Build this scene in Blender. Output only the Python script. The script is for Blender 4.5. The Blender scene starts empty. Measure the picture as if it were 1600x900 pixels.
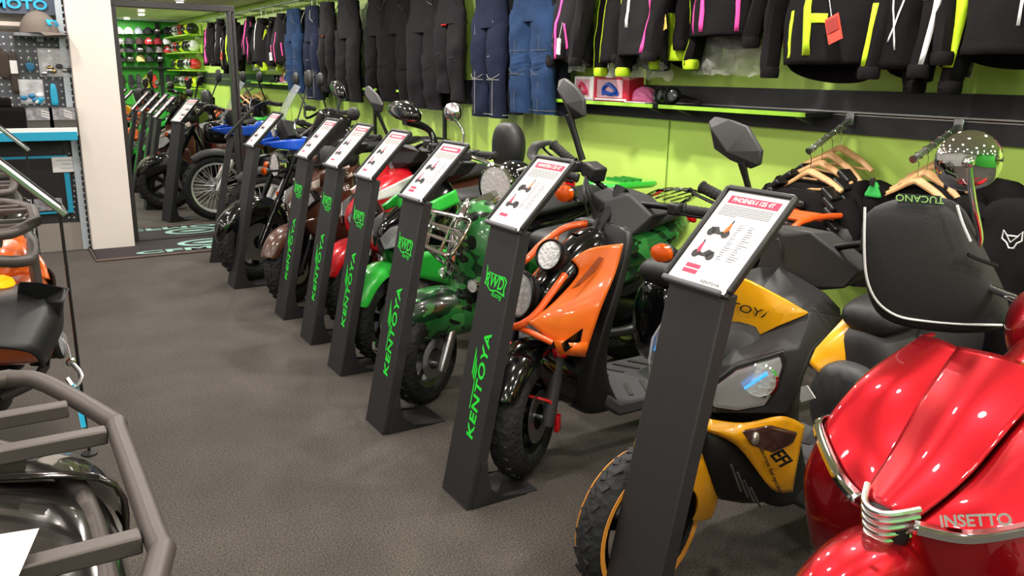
import bpy, bmesh, math, random
from math import sin, cos, pi, radians, sqrt, atan2
from mathutils import Vector, Matrix, noise
V = Vector
random.seed(7)
S = bpy.context.scene
COL = S.collection

# ------------------------------------------------------------------ camera
FPX, YAW, PITCH, ROLL = 1278.4, 0.55886, 0.2542, 0.016757
CAM = V((0, 0, 1.5))
F_ = V((sin(YAW)*cos(PITCH), cos(YAW)*cos(PITCH), -sin(PITCH)))
R0 = V((cos(YAW), -sin(YAW), 0)); U0 = R0.cross(F_)
R_ = R0*cos(ROLL)+U0*sin(ROLL); U_ = -R0*sin(ROLL)+U0*cos(ROLL)
cd = bpy.data.cameras.new('camera'); co = bpy.data.objects.new('camera', cd); COL.objects.link(co)
cd.sensor_width = 36; cd.lens = FPX/1600*36; cd.clip_start = .02; cd.clip_end = 100
co.matrix_world = Matrix(((R_.x, U_.x, -F_.x, CAM.x), (R_.y, U_.y, -F_.y, CAM.y), (R_.z, U_.z, -F_.z, CAM.z), (0, 0, 0, 1)))
S.camera = co
def ray(x, y): return F_+R_*((x-800)/FPX)-U_*((y-450)/FPX)
def atY(x, y, Y): d = ray(x, y); return CAM+d*(Y/d.y)
def atX(x, y, X): d = ray(x, y); return CAM+d*(X/d.x)
def atZ(x, y, z): d = ray(x, y); return CAM+d*((z-CAM.z)/d.z)

# ------------------------------------------------------------------ world, exposure
w = bpy.data.worlds.new('world'); S.world = w; w.use_nodes = True
w.node_tree.nodes['Background'].inputs[0].default_value = (.9, .95, 1, 1)
w.node_tree.nodes['Background'].inputs[1].default_value = .3
S.view_settings.view_transform = 'Standard'; S.view_settings.look = 'None'
S.view_settings.gamma = 1; S.view_settings.use_curve_mapping = False
S.view_settings.exposure = 0.0
LAMP_W = 13.0
CEIL = 2.5

# ------------------------------------------------------------------ materials
def lin(c):
    if isinstance(c, str):
        c = tuple(int(c[i:i+2], 16)/255 for i in (0, 2, 4))
    return tuple(x/12.92 if x <= .04045 else ((x+.055)/1.055)**2.4 for x in c)+(1,)
MATS = {}
def mat(name, col, rough=.5, metal=0, coat=0, bump=0, bscale=60, var=0, vscale=8, trans=0, ior=1.45, emit=0, alpha=1, spec=.5, sheen=0, btype='noise'):
    if name in MATS: return MATS[name]
    m = bpy.data.materials.new(name); m.use_nodes = True; MATS[name] = m
    nt = m.node_tree; b = nt.nodes['Principled BSDF']; I = b.inputs
    c = lin(col)
    I['Base Color'].default_value = c; I['Roughness'].default_value = rough; I['Metallic'].default_value = metal
    I['Coat Weight'].default_value = coat; I['Coat Roughness'].default_value = .03
    I['Transmission Weight'].default_value = trans; I['IOR'].default_value = ior
    I['Alpha'].default_value = alpha; I['Specular IOR Level'].default_value = spec
    I['Sheen Weight'].default_value = sheen
    if emit:
        I['Emission Color'].default_value = c; I['Emission Strength'].default_value = emit
    if var or bump:
        tc = nt.nodes.new('ShaderNodeTexCoord')
    if var:
        n = nt.nodes.new('ShaderNodeTexNoise'); n.inputs['Scale'].default_value = vscale; n.inputs['Detail'].default_value = 4
        nt.links.new(tc.outputs['Object'], n.inputs['Vector'])
        r = nt.nodes.new('ShaderNodeValToRGB'); nt.links.new(n.outputs['Fac'], r.inputs['Fac'])
        r.color_ramp.elements[0].position = .3; r.color_ramp.elements[1].position = .7
        r.color_ramp.elements[0].color = tuple(x*(1-var) for x in c[:3])+(1,)
        r.color_ramp.elements[1].color = tuple(min(1, x*(1+var)) for x in c[:3])+(1,)
        nt.links.new(r.outputs['Color'], I['Base Color'])
    if bump:
        n = nt.nodes.new('ShaderNodeTexVoronoi' if btype == 'voronoi' else 'ShaderNodeTexNoise'); n.inputs['Scale'].default_value = bscale
        nt.links.new(tc.outputs['Object'], n.inputs['Vector'])
        bp = nt.nodes.new('ShaderNodeBump'); bp.inputs['Strength'].default_value = bump; bp.inputs['Distance'].default_value = .01
        nt.links.new(n.outputs['Distance' if btype == 'voronoi' else 'Fac'], bp.inputs['Height'])
        nt.links.new(bp.outputs['Normal'], I['Normal'])
    return m
def paint(name, col, var=0): return mat(name, col, rough=.28, coat=1, var=var)
M_blackplastic = mat('black_plastic', '1a1a1b', .42, bump=.08, bscale=400)
M_matte = mat('matte_black_plastic', '2b2a2b', .55, bump=.12, bscale=500)
M_grey = mat('dark_grey_plastic', '3a3a3c', .5, bump=.1, bscale=400)
M_gloss = mat('gloss_black_paint', '08080a', .12, coat=1)
M_rubber = mat('tyre_rubber', '1b1b1c', .75, bump=.5, bscale=45, btype='voronoi')
M_grip = mat('grip_rubber', '1a1a1a', .7, bump=.3, bscale=150)
M_seat = mat('seat_vinyl', '1c1c1d', .5, bump=.12, bscale=300)
M_chrome = mat('chrome', 'e6e6e8', .06, metal=1)
M_steel = mat('brushed_steel', 'b4b4b6', .3, metal=1)
M_alloy = mat('cast_alloy', '77787a', .4, metal=1)
M_dmetal = mat('dark_metal', '2b2b2d', .4, metal=1)
M_lens = mat('clear_lens', 'f8fafc', .03, alpha=.14, coat=1)
M_reflector = mat('lamp_reflector', 'f4f5f6', .2, metal=.92, bump=.15, bscale=70, btype='voronoi')
M_amber = mat('amber_lens', 'e85a08', .12, trans=.35, ior=1.3, coat=.5)
M_redlens = mat('red_lens', 'c01018', .12, coat=1)
M_white = mat('white_paper', 'dcdad9', .6)
M_whiteplastic = mat('white_plastic', 'e8e8e6', .35)
M_red_print = mat('red_print', 'c8395a', .6)
M_black_print = mat('black_print', '2a2a2c', .6)
M_grey_print = mat('grey_print', 'b9b9c0', .6)
M_lettergreen = mat('green_vinyl_lettering', '27d63a', .5)
M_standblack = mat('stand_powder_coat', '201f21', .62, bump=.1, bscale=600)
M_orange = paint('orange_paint', 'e0661c')
M_orangetube = mat('orange_tube_paint', 'ea5a1e', .35, coat=.5)
M_yellow = paint('yellow_paint', 'f0a814')
M_red = paint('red_paint', 'c41020')
M_candy = mat('candy_red_paint', 'a60718', .34, coat=1, metal=.8)
M_brown = paint('brown_paint', '4c2c20')
M_green = paint('green_paint', '2fb93c')
M_blue = paint('blue_paint', '1450c8')
M_wallgreen = mat('lime_wall_paint', 'bfe168', .45, var=.04, vscale=2)
M_limeshelf = mat('lime_shelf_laminate', '9bd03c', .35)
M_band = mat('dark_wall_band', '2a2a2e', .5)
M_silver = mat('silver_rail', 'b8babd', .3, metal=1)
M_wood = mat('hanger_wood', 'c99a68', .45, var=.15, vscale=30)
M_fabric = mat('black_textile', '120f11', .85, bump=.3, bscale=250, spec=.15)
M_fabric2 = mat('charcoal_textile', '1b181b', .8, bump=.3, bscale=250, spec=.15)
M_denimdark = mat('dark_denim', '1b2034', .85, spec=.15, bump=.4, bscale=300, var=.2, vscale=6)
M_denim = mat('blue_denim', '24395a', .85, spec=.15, bump=.4, bscale=300, var=.3, vscale=5)
M_neon = mat('neon_yellow_textile', 'b9dc1e', .7, bump=.2, bscale=250)
M_pink = mat('pink_textile', 'e0449a', .7)
M_reflect = mat('reflective_piping', 'e4e4e6', .4)
M_lining = mat('grey_lining', '6b6a6c', .45, bump=.5, bscale=40)
M_film = mat('clear_plastic_film', 'ffffff', .1, alpha=.22, coat=1, spec=1, bump=1, bscale=22)
M_teal = mat('teal_laminate', '2298bc', .4)
M_glass = mat('smoked_screen', 'a4a9ad', .05, alpha=.4, coat=1)
M_cream = mat('cream_column_paint', 'ded4cd', .55)

def camo():
    m = mat('camouflage_paint', '1e4a26', .25, coat=1); nt = m.node_tree; b = nt.nodes['Principled BSDF']
    tc = nt.nodes.new('ShaderNodeTexCoord'); prev = None
    base = lin('24652e')
    col = None
    for i, (sc, th, c) in enumerate(((7, .5, '0f3219'), (9, .57, '357e3a'), (11, .58, '0c140e'))):
        mp = nt.nodes.new('ShaderNodeMapping'); mp.inputs['Location'].default_value = (i*3.1, i*7.7, i*1.3); mp.inputs['Scale'].default_value = (1, 1, 1.5)
        n = nt.nodes.new('ShaderNodeTexNoise'); n.inputs['Scale'].default_value = sc; n.inputs['Detail'].default_value = 1.5
        nt.links.new(tc.outputs['Object'], mp.inputs['Vector']); nt.links.new(mp.outputs['Vector'], n.inputs['Vector'])
        g = nt.nodes.new('ShaderNodeMath'); g.operation = 'GREATER_THAN'; g.inputs[1].default_value = th
        nt.links.new(n.outputs['Fac'], g.inputs[0])
        mx = nt.nodes.new('ShaderNodeMix'); mx.data_type = 'RGBA'
        nt.links.new(g.outputs[0], mx.inputs['Factor'])
        if col is None: mx.inputs['A'].default_value = base
        else: nt.links.new(col, mx.inputs['A'])
        mx.inputs['B'].default_value = lin(c); col = mx.outputs['Result']
    nt.links.new(col, b.inputs['Base Color'])
    return m
M_camo = camo()
def carpet():
    m = mat('carpet', '4a4642', .95, sheen=.05); nt = m.node_tree; b = nt.nodes['Principled BSDF']
    tc = nt.nodes.new('ShaderNodeTexCoord')
    n = nt.nodes.new('ShaderNodeTexNoise'); n.inputs['Scale'].default_value = 150; n.inputs['Detail'].default_value = 8; n.inputs['Roughness'].default_value = .85
    n2 = nt.nodes.new('ShaderNodeTexNoise'); n2.inputs['Scale'].default_value = 2.2; n2.inputs['Detail'].default_value = 5
    for k in (n, n2): nt.links.new(tc.outputs['Object'], k.inputs['Vector'])
    r = nt.nodes.new('ShaderNodeValToRGB'); r.color_ramp.elements[0].position = .42; r.color_ramp.elements[1].position = .6
    r.color_ramp.elements[0].color = lin('171412'); r.color_ramp.elements[1].color = lin('665e56')
    nt.links.new(n.outputs['Fac'], r.inputs['Fac'])
    r2 = nt.nodes.new('ShaderNodeValToRGB'); r2.color_ramp.elements[0].position = .35; r2.color_ramp.elements[1].position = .65
    r2.color_ramp.elements[0].color = (.72, .70, .68, 1); r2.color_ramp.elements[1].color = (1, 1, 1, 1)
    nt.links.new(n2.outputs['Fac'], r2.inputs['Fac'])
    mx = nt.nodes.new('ShaderNodeMix'); mx.data_type = 'RGBA'; mx.blend_type = 'MULTIPLY'; mx.inputs['Factor'].default_value = 1
    nt.links.new(r.outputs['Color'], mx.inputs['A']); nt.links.new(r2.outputs['Color'], mx.inputs['B'])
    nt.links.new(mx.outputs['Result'], b.inputs['Base Color'])
    bp = nt.nodes.new('ShaderNodeBump'); bp.inputs['Strength'].default_value = .5; bp.inputs['Distance'].default_value = .004
    nt.links.new(n.outputs['Fac'], bp.inputs['Height']); nt.links.new(bp.outputs['Normal'], b.inputs['Normal'])
    return m
M_carpet = carpet()

# ------------------------------------------------------------------ mesh tools
def catmull(P, n, closed=False):
    P = [V(p) for p in P]
    if n <= 1: return P
    out = []; m = len(P); rng = range(m if closed else m-1)
    for i in rng:
        g = (lambda k: P[k % m]) if closed else (lambda k: P[max(0, min(m-1, k))])
        a, b, c, d = g(i-1), g(i), g(i+1), g(i+2)
        for k in range(n):
            t = k/n
            out.append(.5*((2*b)+(c-a)*t+(2*a-5*b+4*c-d)*t*t+(3*b-a-3*c+d)*t**3))
    if not closed: out.append(P[-1])
    return out
class B:
    def __init__(s): s.v = []; s.f = []
    def add(s, v, f):
        k = len(s.v); s.v += [V(p) for p in v]; s.f += [tuple(i+k for i in q) for q in f]; return s
    def box(s, c, d, rot=None):
        c = V(c); h = [x/2 for x in d]
        P = [V((x*h[0], y*h[1], z*h[2])) for x in (-1, 1) for y in (-1, 1) for z in (-1, 1)]
        if rot is not None: P = [rot @ p for p in P]
        return s.add([p+c for p in P], [(0, 1, 3, 2), (4, 6, 7, 5), (0, 4, 5, 1), (2, 3, 7, 6), (0, 2, 6, 4), (1, 5, 7, 3)])
    def bar(s, a, b, wd, hg, up=(0, 0, 1)):
        a = V(a); b = V(b); d = (b-a); L = d.length; d.normalize(); u = V(up); sd = d.cross(u).normalized(); u = sd.cross(d)
        return s.box((a+b)/2, (L, wd, hg), Matrix((d, sd, u)).transposed())
    def loft(s, rings, cap=True, closed=True, join=False):
        n = len(rings[0]); k = len(s.v)
        for r in rings: s.v += [V(p) for p in r]
        m = len(rings)
        for i in range(m if join else m-1):
            j2 = (i+1) % m
            for j in range(n if closed else n-1):
                a = k+i*n+j; b = k+i*n+(j+1) % n; c = k+j2*n+(j+1) % n; d = k+j2*n+j
                s.f.append((a, b, c, d))
        if cap and closed and not join:
            s.f.append(tuple(range(k+n-1, k-1, -1))); s.f.append(tuple(range(k+(m-1)*n, k+m*n)))
        return s
    def tube(s, P, r, n=8, sm=1, closed=False, sq=False, flat=1.0, cap=True):
        R = r if isinstance(r, (list, tuple)) else None
        Q = catmull(P, sm, closed); m = len(Q)
        if R:
            R = [R[min(len(R)-1, int(i*(len(R)-1)/(m-1)))]*(1-(i*(len(R)-1)/(m-1)) % 1)+R[min(len(R)-1, int(i*(len(R)-1)/(m-1))+1)]*((i*(len(R)-1)/(m-1)) % 1) for i in range(m)]
        T = []
        for i in range(m):
            a = Q[i-1] if (closed or i > 0) else Q[0]; b = Q[(i+1) % m] if (closed or i < m-1) else Q[-1]
            t = b-a
            T.append(t.normalized() if t.length > 1e-9 else V((0, 0, 1)))
        u = T[0].orthogonal().normalized() if not sq else (V((0, 0, 1))-T[0]*T[0].z).normalized() if abs(T[0].z) < .9 else V((1, 0, 0))
        rings = []
        for i in range(m):
            u = (u-T[i]*u.dot(T[i])).normalized(); w_ = T[i].cross(u)
            rr = R[i] if R else r
            rings.append([Q[i]+u*(cos(2*pi*(k+.5*sq)/n)*rr)+w_*(sin(2*pi*(k+.5*sq)/n)*rr*flat) for k in range(n)])
        return s.loft(rings, cap=cap, join=closed)
    def lathe(s, prof, o, ax, n=20, closed=False, sx=1.0):
        o = V(o); ax = V(ax).normalized(); u = ax.orthogonal().normalized()
        if abs(ax.z) < .9: u = (V((0, 0, 1))-ax*ax.z).normalized()
        w_ = ax.cross(u)
        rings = [[o+ax*h+u*(cos(2*pi*k/n)*max(r, 1e-4))+w_*(sin(2*pi*k/n)*max(r, 1e-4)*sx) for k in range(n)] for r, h in prof]
        return s.loft(rings, cap=not closed, join=closed)
    def cyl(s, a, b, r, n=14, r2=None):
        a = V(a); b = V(b); return s.lathe([(r, 0), (r2 if r2 is not None else r, (b-a).length)], a, b-a, n)
    def ball(s, c, r, n=12, sc=(1, 1, 1), m=8):
        c = V(c); rings = []
        for i in range(1, m):
            a = pi*i/m
            rings.append([c+V((sin(a)*cos(2*pi*k/n)*r*sc[0], sin(a)*sin(2*pi*k/n)*r*sc[1], cos(a)*r*sc[2])) for k in range(n)])
        return s.loft(rings)
    def plate(s, P, d):
        P = [V(p) for p in P]; d = V(d); n = len(P)
        return s.add(P+[p+d for p in P], [tuple(range(n))[::-1], tuple(range(n, 2*n))]+[(i, (i+1) % n, (i+1) % n+n, i+n) for i in range(n)])
    def face(s, P): return s.add(P, [tuple(range(len(P)))])
    def grid(s, rows): return s.loft(rows, cap=False, closed=False)
    def mirror(s):
        k = len(s.v); v = [V((p.x, -p.y, p.z)) for p in s.v]; f = [tuple(reversed(q)) for q in s.f]
        return s.add(v, f)
    def tf(s, M): s.v = [M @ p for p in s.v]; return s
    def out(s, name, m, parent=None, sub=0, bev=0, sol=0, smooth=True, ang=40, fix=True, seg=2, weld=False):
        me = bpy.data.meshes.new(name); me.from_pydata([tuple(p) for p in s.v], [], s.f)
        if fix or weld:
            bm = bmesh.new(); bm.from_mesh(me)
            if weld: bmesh.ops.remove_doubles(bm, verts=bm.verts, dist=1e-4)
            bmesh.ops.recalc_face_normals(bm, faces=bm.faces); bm.to_mesh(me); bm.free()
        if smooth:
            me.polygons.foreach_set('use_smooth', [True]*len(me.polygons))
            if not sub: me.set_sharp_from_angle(angle=radians(ang))
        me.materials.append(m)
        o = bpy.data.objects.new(name, me); COL.objects.link(o)
        if parent: o.parent = parent
        if sol:
            k = o.modifiers.new('s', 'SOLIDIFY'); k.thickness = sol; k.offset = 0
        if bev:
            k = o.modifiers.new('b', 'BEVEL'); k.width = bev; k.segments = seg; k.limit_method = 'ANGLE'; k.angle_limit = radians(35)
        if sub:
            k = o.modifiers.new('u', 'SUBSURF'); k.levels = sub; k.render_levels = sub
        return o
def patch(rows, n=4):
    """dense smooth grid through the given control points"""
    R = [catmull(r, n) for r in rows]
    C_ = [catmull([r[j] for r in R], n) for j in range(len(R[0]))]
    return [[C_[j][i] for j in range(len(C_))] for i in range(len(C_[0]))]
def sym(half):
    """closed ring from a half outline (y>=0) given as (x,y,z), top centre to bottom centre"""
    half = [V(p) for p in half]
    return half+[V((p.x, -p.y, p.z)) for p in reversed(half) if abs(p.y) > 1e-5]
def rrect(cx, cy, cz, hx, hy, n=3, r=.3, axis='z'):
    out = []
    for q, (sx, sy) in enumerate(((1, 1), (-1, 1), (-1, -1), (1, -1))):
        for k in range(n+1):
            a = pi/2*q+pi/2*k/n; rr = r*min(hx, hy)
            u = sx*(hx-rr)+cos(a)*rr; v_ = sy*(hy-rr)+sin(a)*rr
            out.append({'z': (cx+u, cy+v_, cz), 'x': (cx, cy+u, cz+v_), 'y': (cx+u, cy, cz+v_)}[axis])
    return out
TXT = {}
def text_mesh(s, size, ext=.0006, off=0, shear=0, sx=1, space=1):
    key = (s, size, ext, off, shear, sx, space)
    if key in TXT: return TXT[key]
    cu = bpy.data.curves.new('lettering', 'FONT'); cu.body = s; cu.size = size; cu.extrude = ext; cu.offset = off; cu.shear = shear
    cu.space_character = space; cu.resolution_u = 3; cu.align_x = 'CENTER'; cu.align_y = 'CENTER'
    o = bpy.data.objects.new('t', cu); COL.objects.link(o)
    me = bpy.data.meshes.new_from_object(o)
    bpy.data.objects.remove(o)
    if sx != 1:
        for v_ in me.vertices: v_.co.x *= sx
    TXT[key] = me; return me
def text(s, size, m, parent, o, u, v, name='lettering', **k):
    me = text_mesh(s, size, **k).copy(); me.materials.clear(); me.materials.append(m)
    u = V(u).normalized(); v = V(v); v = (v-u*v.dot(u)).normalized(); n = u.cross(v); o = V(o)
    ob = bpy.data.objects.new(name, me); COL.objects.link(ob)
    ob.matrix_local = Matrix(((u.x, v.x, n.x, o.x), (u.y, v.y, n.y, o.y), (u.z, v.z, n.z, o.z), (0, 0, 0, 1)))
    if parent: ob.parent = parent
    return ob
def thing(name, label, cat, loc=(0, 0, 0), rz=0, group=None):
    o = bpy.data.objects.new(name, None); COL.objects.link(o); o.location = loc; o.rotation_euler = (0, 0, rz); o.empty_display_size = .1
    return tag(o, label, cat, group)
def tag(o, label, cat, group=None):
    o['label'] = label; o['category'] = cat
    if group: o['group'] = group
    return o
def struct(o, label=None):
    o['kind'] = 'structure'
    if label: o['label'] = label
    return o
def copy_tree(o, parent=None):
    c = o.copy(); COL.objects.link(c)
    if parent: c.parent = parent
    for ch in list(o.children): copy_tree(ch, c)
    return c
# ------------------------------------------------------------------ room
WX, MY, BY, LX = 3.61, 7.845, -3.9, -3.2
struct(B().box(((WX+LX)/2, (MY+BY)/2, -.05), (WX-LX+.4, MY-BY+.6, .1)).out('floor', M_carpet))
struct(B().box((WX+.06, (MY+BY)/2, CEIL/2), (.12, MY-BY+.2, CEIL)).out('wall_right', M_wallgreen))
struct(B().box((LX-.06, (MY+BY)/2, CEIL/2), (.12, MY-BY+.2, CEIL)).out('wall_left', mat('grey_wall_paint', 'b9b7b4', .6)))
struct(B().box(((WX+LX)/2, BY-.06, CEIL/2), (WX-LX+.3, .12, CEIL)).out('wall_rear', mat('bright_green_wall', '3faf35', .5)))
struct(B().box(((WX+LX)/2, MY+.2, CEIL/2), (WX-LX+.3, .12, CEIL)).out('wall_far', mat('pale_wall_paint', 'cfc4bc', .6)))
ceil = struct(B().box(((WX+LX)/2, (MY+BY)/2, CEIL+.08), (WX-LX+.3, MY-BY+.3, .1)).out('ceiling', mat('ceiling_grid', 'a7a19b', .6)))
tm = mat('ceiling_tile_board', 'f2eeea', .8, bump=.2, bscale=120)
t0 = B().box((0, 0, 0), (1.185, .585, .024)).out('ceiling_tile', tm, ceil, bev=.006)
i = 0
x = LX+.5
while x < WX-.2:
    y = BY+.3
    while y < MY-.1:
        o = t0 if i == 0 else t0.copy()
        if i: COL.objects.link(o)
        o.location = (x+.05, y, CEIL+.02); i += 1
        y += .6
    x += 1.2
# wall band, rails
bz0, bz1 = 1.247, 1.455
struct(B().box((WX-.012, (MY+BY)/2, (bz0+bz1)/2), (.024, MY-BY, bz1-bz0)).out('trim_1', M_band))
struct(B().box((WX-.032, 1.5, 1.352), (.018, 5.6, .012)).box((WX-.026, 1.5, 1.338), (.008, 5.6, .01)).out('trim_2', M_silver, bev=.003))
struct(B().box((WX-.011, 7.0, .66), (.022, .045, 1.18)).out('trim_3', M_band))
struct(B().box((WX-.006, 3.93, .62), (.004, .006, 1.24)).box((WX-.006, 1.5, .62), (.004, .006, 1.24)).out('trim_4', mat('lime_seam', '7fa03a', .6)))
struct(B().box((WX-.012, (MY+BY)/2, .05), (.02, MY-BY, .1)).out('baseboard_right', M_band))
# far mirror wall
M_mirror = mat('mirror_glass', 'e4e6e4', .0, metal=1)
mir = tag(B().box(((.93+WX)/2, MY+.01, CEIL/2), (WX-.93, .02, CEIL-.004)).out('wall_mirror', M_mirror), 'frameless mirror panel covering the far end wall up to the green wall', 'mirror')
fr = thing('mirror_frame', 'black frame around the mirror beside the white column', 'frame', (1.39, MY-.02, 0))
fm = mat('frame_black', '2a2627', .4)
B().box((-.455, 0, 1.0), (.06, .05, 2.03)).out('side_rail', fm, fr, bev=.004)
B().box((.49, 0, 1.0), (.032, .05, 2.03)).box((.527, .005, 1.0), (.026, .035, 2.03)).out('side_rail', fm, fr, bev=.004)
B().box((.02, 0, 2.03), (1.03, .05, .055)).out('top_rail', fm, fr, bev=.004)
# white column + slotted upright
colm = struct(B().box((.745, MY-.075, CEIL/2), (.33, .25, CEIL)).out('wall_column', M_cream, bev=.004))
up = B().box((.54, MY-.04, CEIL/2), (.045, .1, CEIL))
for k in range(50): up.box((.567, MY-.092, .05*k+.03), (.012, .008, .012))
tag(up.out('shelving_upright', mat('pale_blue_metal', 'b9c3cc', .4)), 'pale grey slotted steel upright left of the white column', 'upright')

# ceiling downlights
dl = mat('lamp_diffuser', 'fff6ea', .5, emit=4.0)
ring = B().lathe([(.058, 0), (.085, 0), (.09, .008), (.085, .016), (.058, .016)], (0, 0, -.016), (0, 0, 1), 24, closed=True)
disc = B().lathe([(.056, 0), (.05, .006)], (0, 0, -.008), (0, 0, 1), 20)
rm = dm = None
n = 0
ORD = ('first', 'second', 'third', 'fourth', 'fifth', 'sixth', 'seventh', 'eighth', 'ninth')
for xi in (-2.3, -1.0, .3, 1.35, 2.5):
    for yi in (-3.2, -1.8, -.5, .8, 2.0, 3.3, 4.7, 6.0, 7.2):
        t = thing('ceiling_downlight', 'round ceiling downlight, %s row from the green wall, %s from the mirror' % (ORD[4-n//9], ORD[8-n % 9]), 'ceiling light', (xi+.1*sin(n*2.1), yi+.1*cos(n*1.7), CEIL), 0, 'round downlights in the tiled ceiling')
        if rm is None:
            a = ring.out('trim_ring', M_whiteplastic, t); b = disc.out('diffuser', dl, t); rm, dm = a.data, b.data
        else:
            for nm, me in (('trim_ring', rm), ('diffuser', dm)):
                o = bpy.data.objects.new(nm, me); COL.objects.link(o); o.parent = t
        L = bpy.data.lights.new('downlight_lamp', 'AREA'); L.shape = 'DISK'; L.size = .1; L.energy = LAMP_W*(2.3 if xi > 2 else .9); L.color = (1, .94, .87)
        lo = bpy.data.objects.new('bulb', L); COL.objects.link(lo); lo.parent = t; lo.location = (0, 0, -.02)
        n += 1

# ------------------------------------------------------------------ sign stands
def sign_sheet(par, o, u, v, wd, hg, title, tags=1, shared=None):
    """printed sheet lying in plane o + a*u + b*v (o = middle of the lower edge)"""
    u = V(u).normalized(); v = V(v).normalized(); nn = u.cross(v); o = V(o)
    def rect(b, a0, a1, b0, b1, h):
        b.plate([o+u*a0+v*b0+nn*h, o+u*a1+v*b0+nn*h, o+u*a1+v*b1+nn*h, o+u*a0+v*b1+nn*h], nn*.0004)
    b = B(); rect(b, -wd/2, wd/2, 0, hg, 0); sh = b.out('printed_sheet', M_white, par, smooth=False)
    b = B(); rect(b, -wd*.4, wd*.42, hg*.865, hg*.945, .0008); b.out('title_bar', M_red_print, sh, smooth=False)
    if title: text(title, hg*.062, M_white, sh, o+v*hg*.905+nn*.0016, u, v, name='title', ext=.0002, off=.0006, sx=min(1.0, .8*wd/(len(title)*hg*.037)))
    if not title:     # too small to read in the photograph: a pale smear on the bar
        b = B(); rect(b, -wd*.3, wd*.3, hg*.89, hg*.92, .0014); b.out('title', M_white, sh, smooth=False)
    b = B()
    for k in range(7):
        rect(b, -wd*.42, wd*(.40 if k < 6 else -.1), hg*(.835-.017*k), hg*(.840-.017*k), .0008)
    for k in range(16):
        rect(b, wd*.03, wd*(.08+.05*random.random()), hg*(.655-.024*k), hg*(.660-.024*k), .0012)
        rect(b, wd*.2, wd*(.26+.1*random.random()), hg*(.655-.024*k), hg*(.660-.024*k), .0012)
    b.out('text_block', mat('grey_text', '5c5c62', .6), sh, smooth=False)
    b = B()
    for k in range(8): rect(b, 0, wd*.42, hg*(.28+.05*k), hg*(.303+.05*k), .0006)
    b.out('table_shading', mat('pale_lilac_print', 'dcdae2', .6), sh, smooth=False)
    for k, (cx, cy, mm, fl) in enumerate(((-.2, .58, M_orange if 'H' in title else M_yellow if 'P' in title else M_red_print, 1), (-.2, .34, M_red_print, -1))):
        b = B(); s = wd*.15; C = o+u*(wd*cx)+v*(hg*cy)+nn*.001
        for dx in (-.8, .8):
            ring_ = [C+u*(fl*dx*s+cos(a)*.42*s)+v*(sin(a)*.42*s-.35*s) for a in [2*pi*q/12 for q in range(12)]]
            b.plate(ring_, nn*.0004)
        b.plate([C+u*(fl*a*s)+v*(c*s) for a, c in ((-1.1, .1), (-.3, .25), (.1, -.2), (.5, -.1), (.7, 1.1), (.85, 1.15), (.8, .1), (.5, -.5), (-.6, -.5))], nn*.0004)
        b.out('product_picture', M_black_print, sh, smooth=False)
        b = B(); b.plate([C+nn*.0006+u*(fl*a*s)+v*(c*s) for a, c in ((.45, -.05), (.7, .85), (.85, .7), (.95, .1), (.6, -.3))], nn*.0003)
        b.out('product_colour', mm, sh, smooth=False)
    b = B()
    for k in range(tags): rect(b, -wd*.34, -wd*.1, hg*(.1-.055*k+.03*tags), hg*(.14-.055*k+.03*tags), .0008)
    b.out('price_tag', M_red_print, sh, smooth=False)
    if title[:2] == 'PH':
        text('KENTOYA', hg*.038, M_black_print, sh, o+u*(wd*.2)+v*(hg*.06)+nn*.0012, u, v, ext=.0002, sx=1.2)
    return sh
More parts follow.
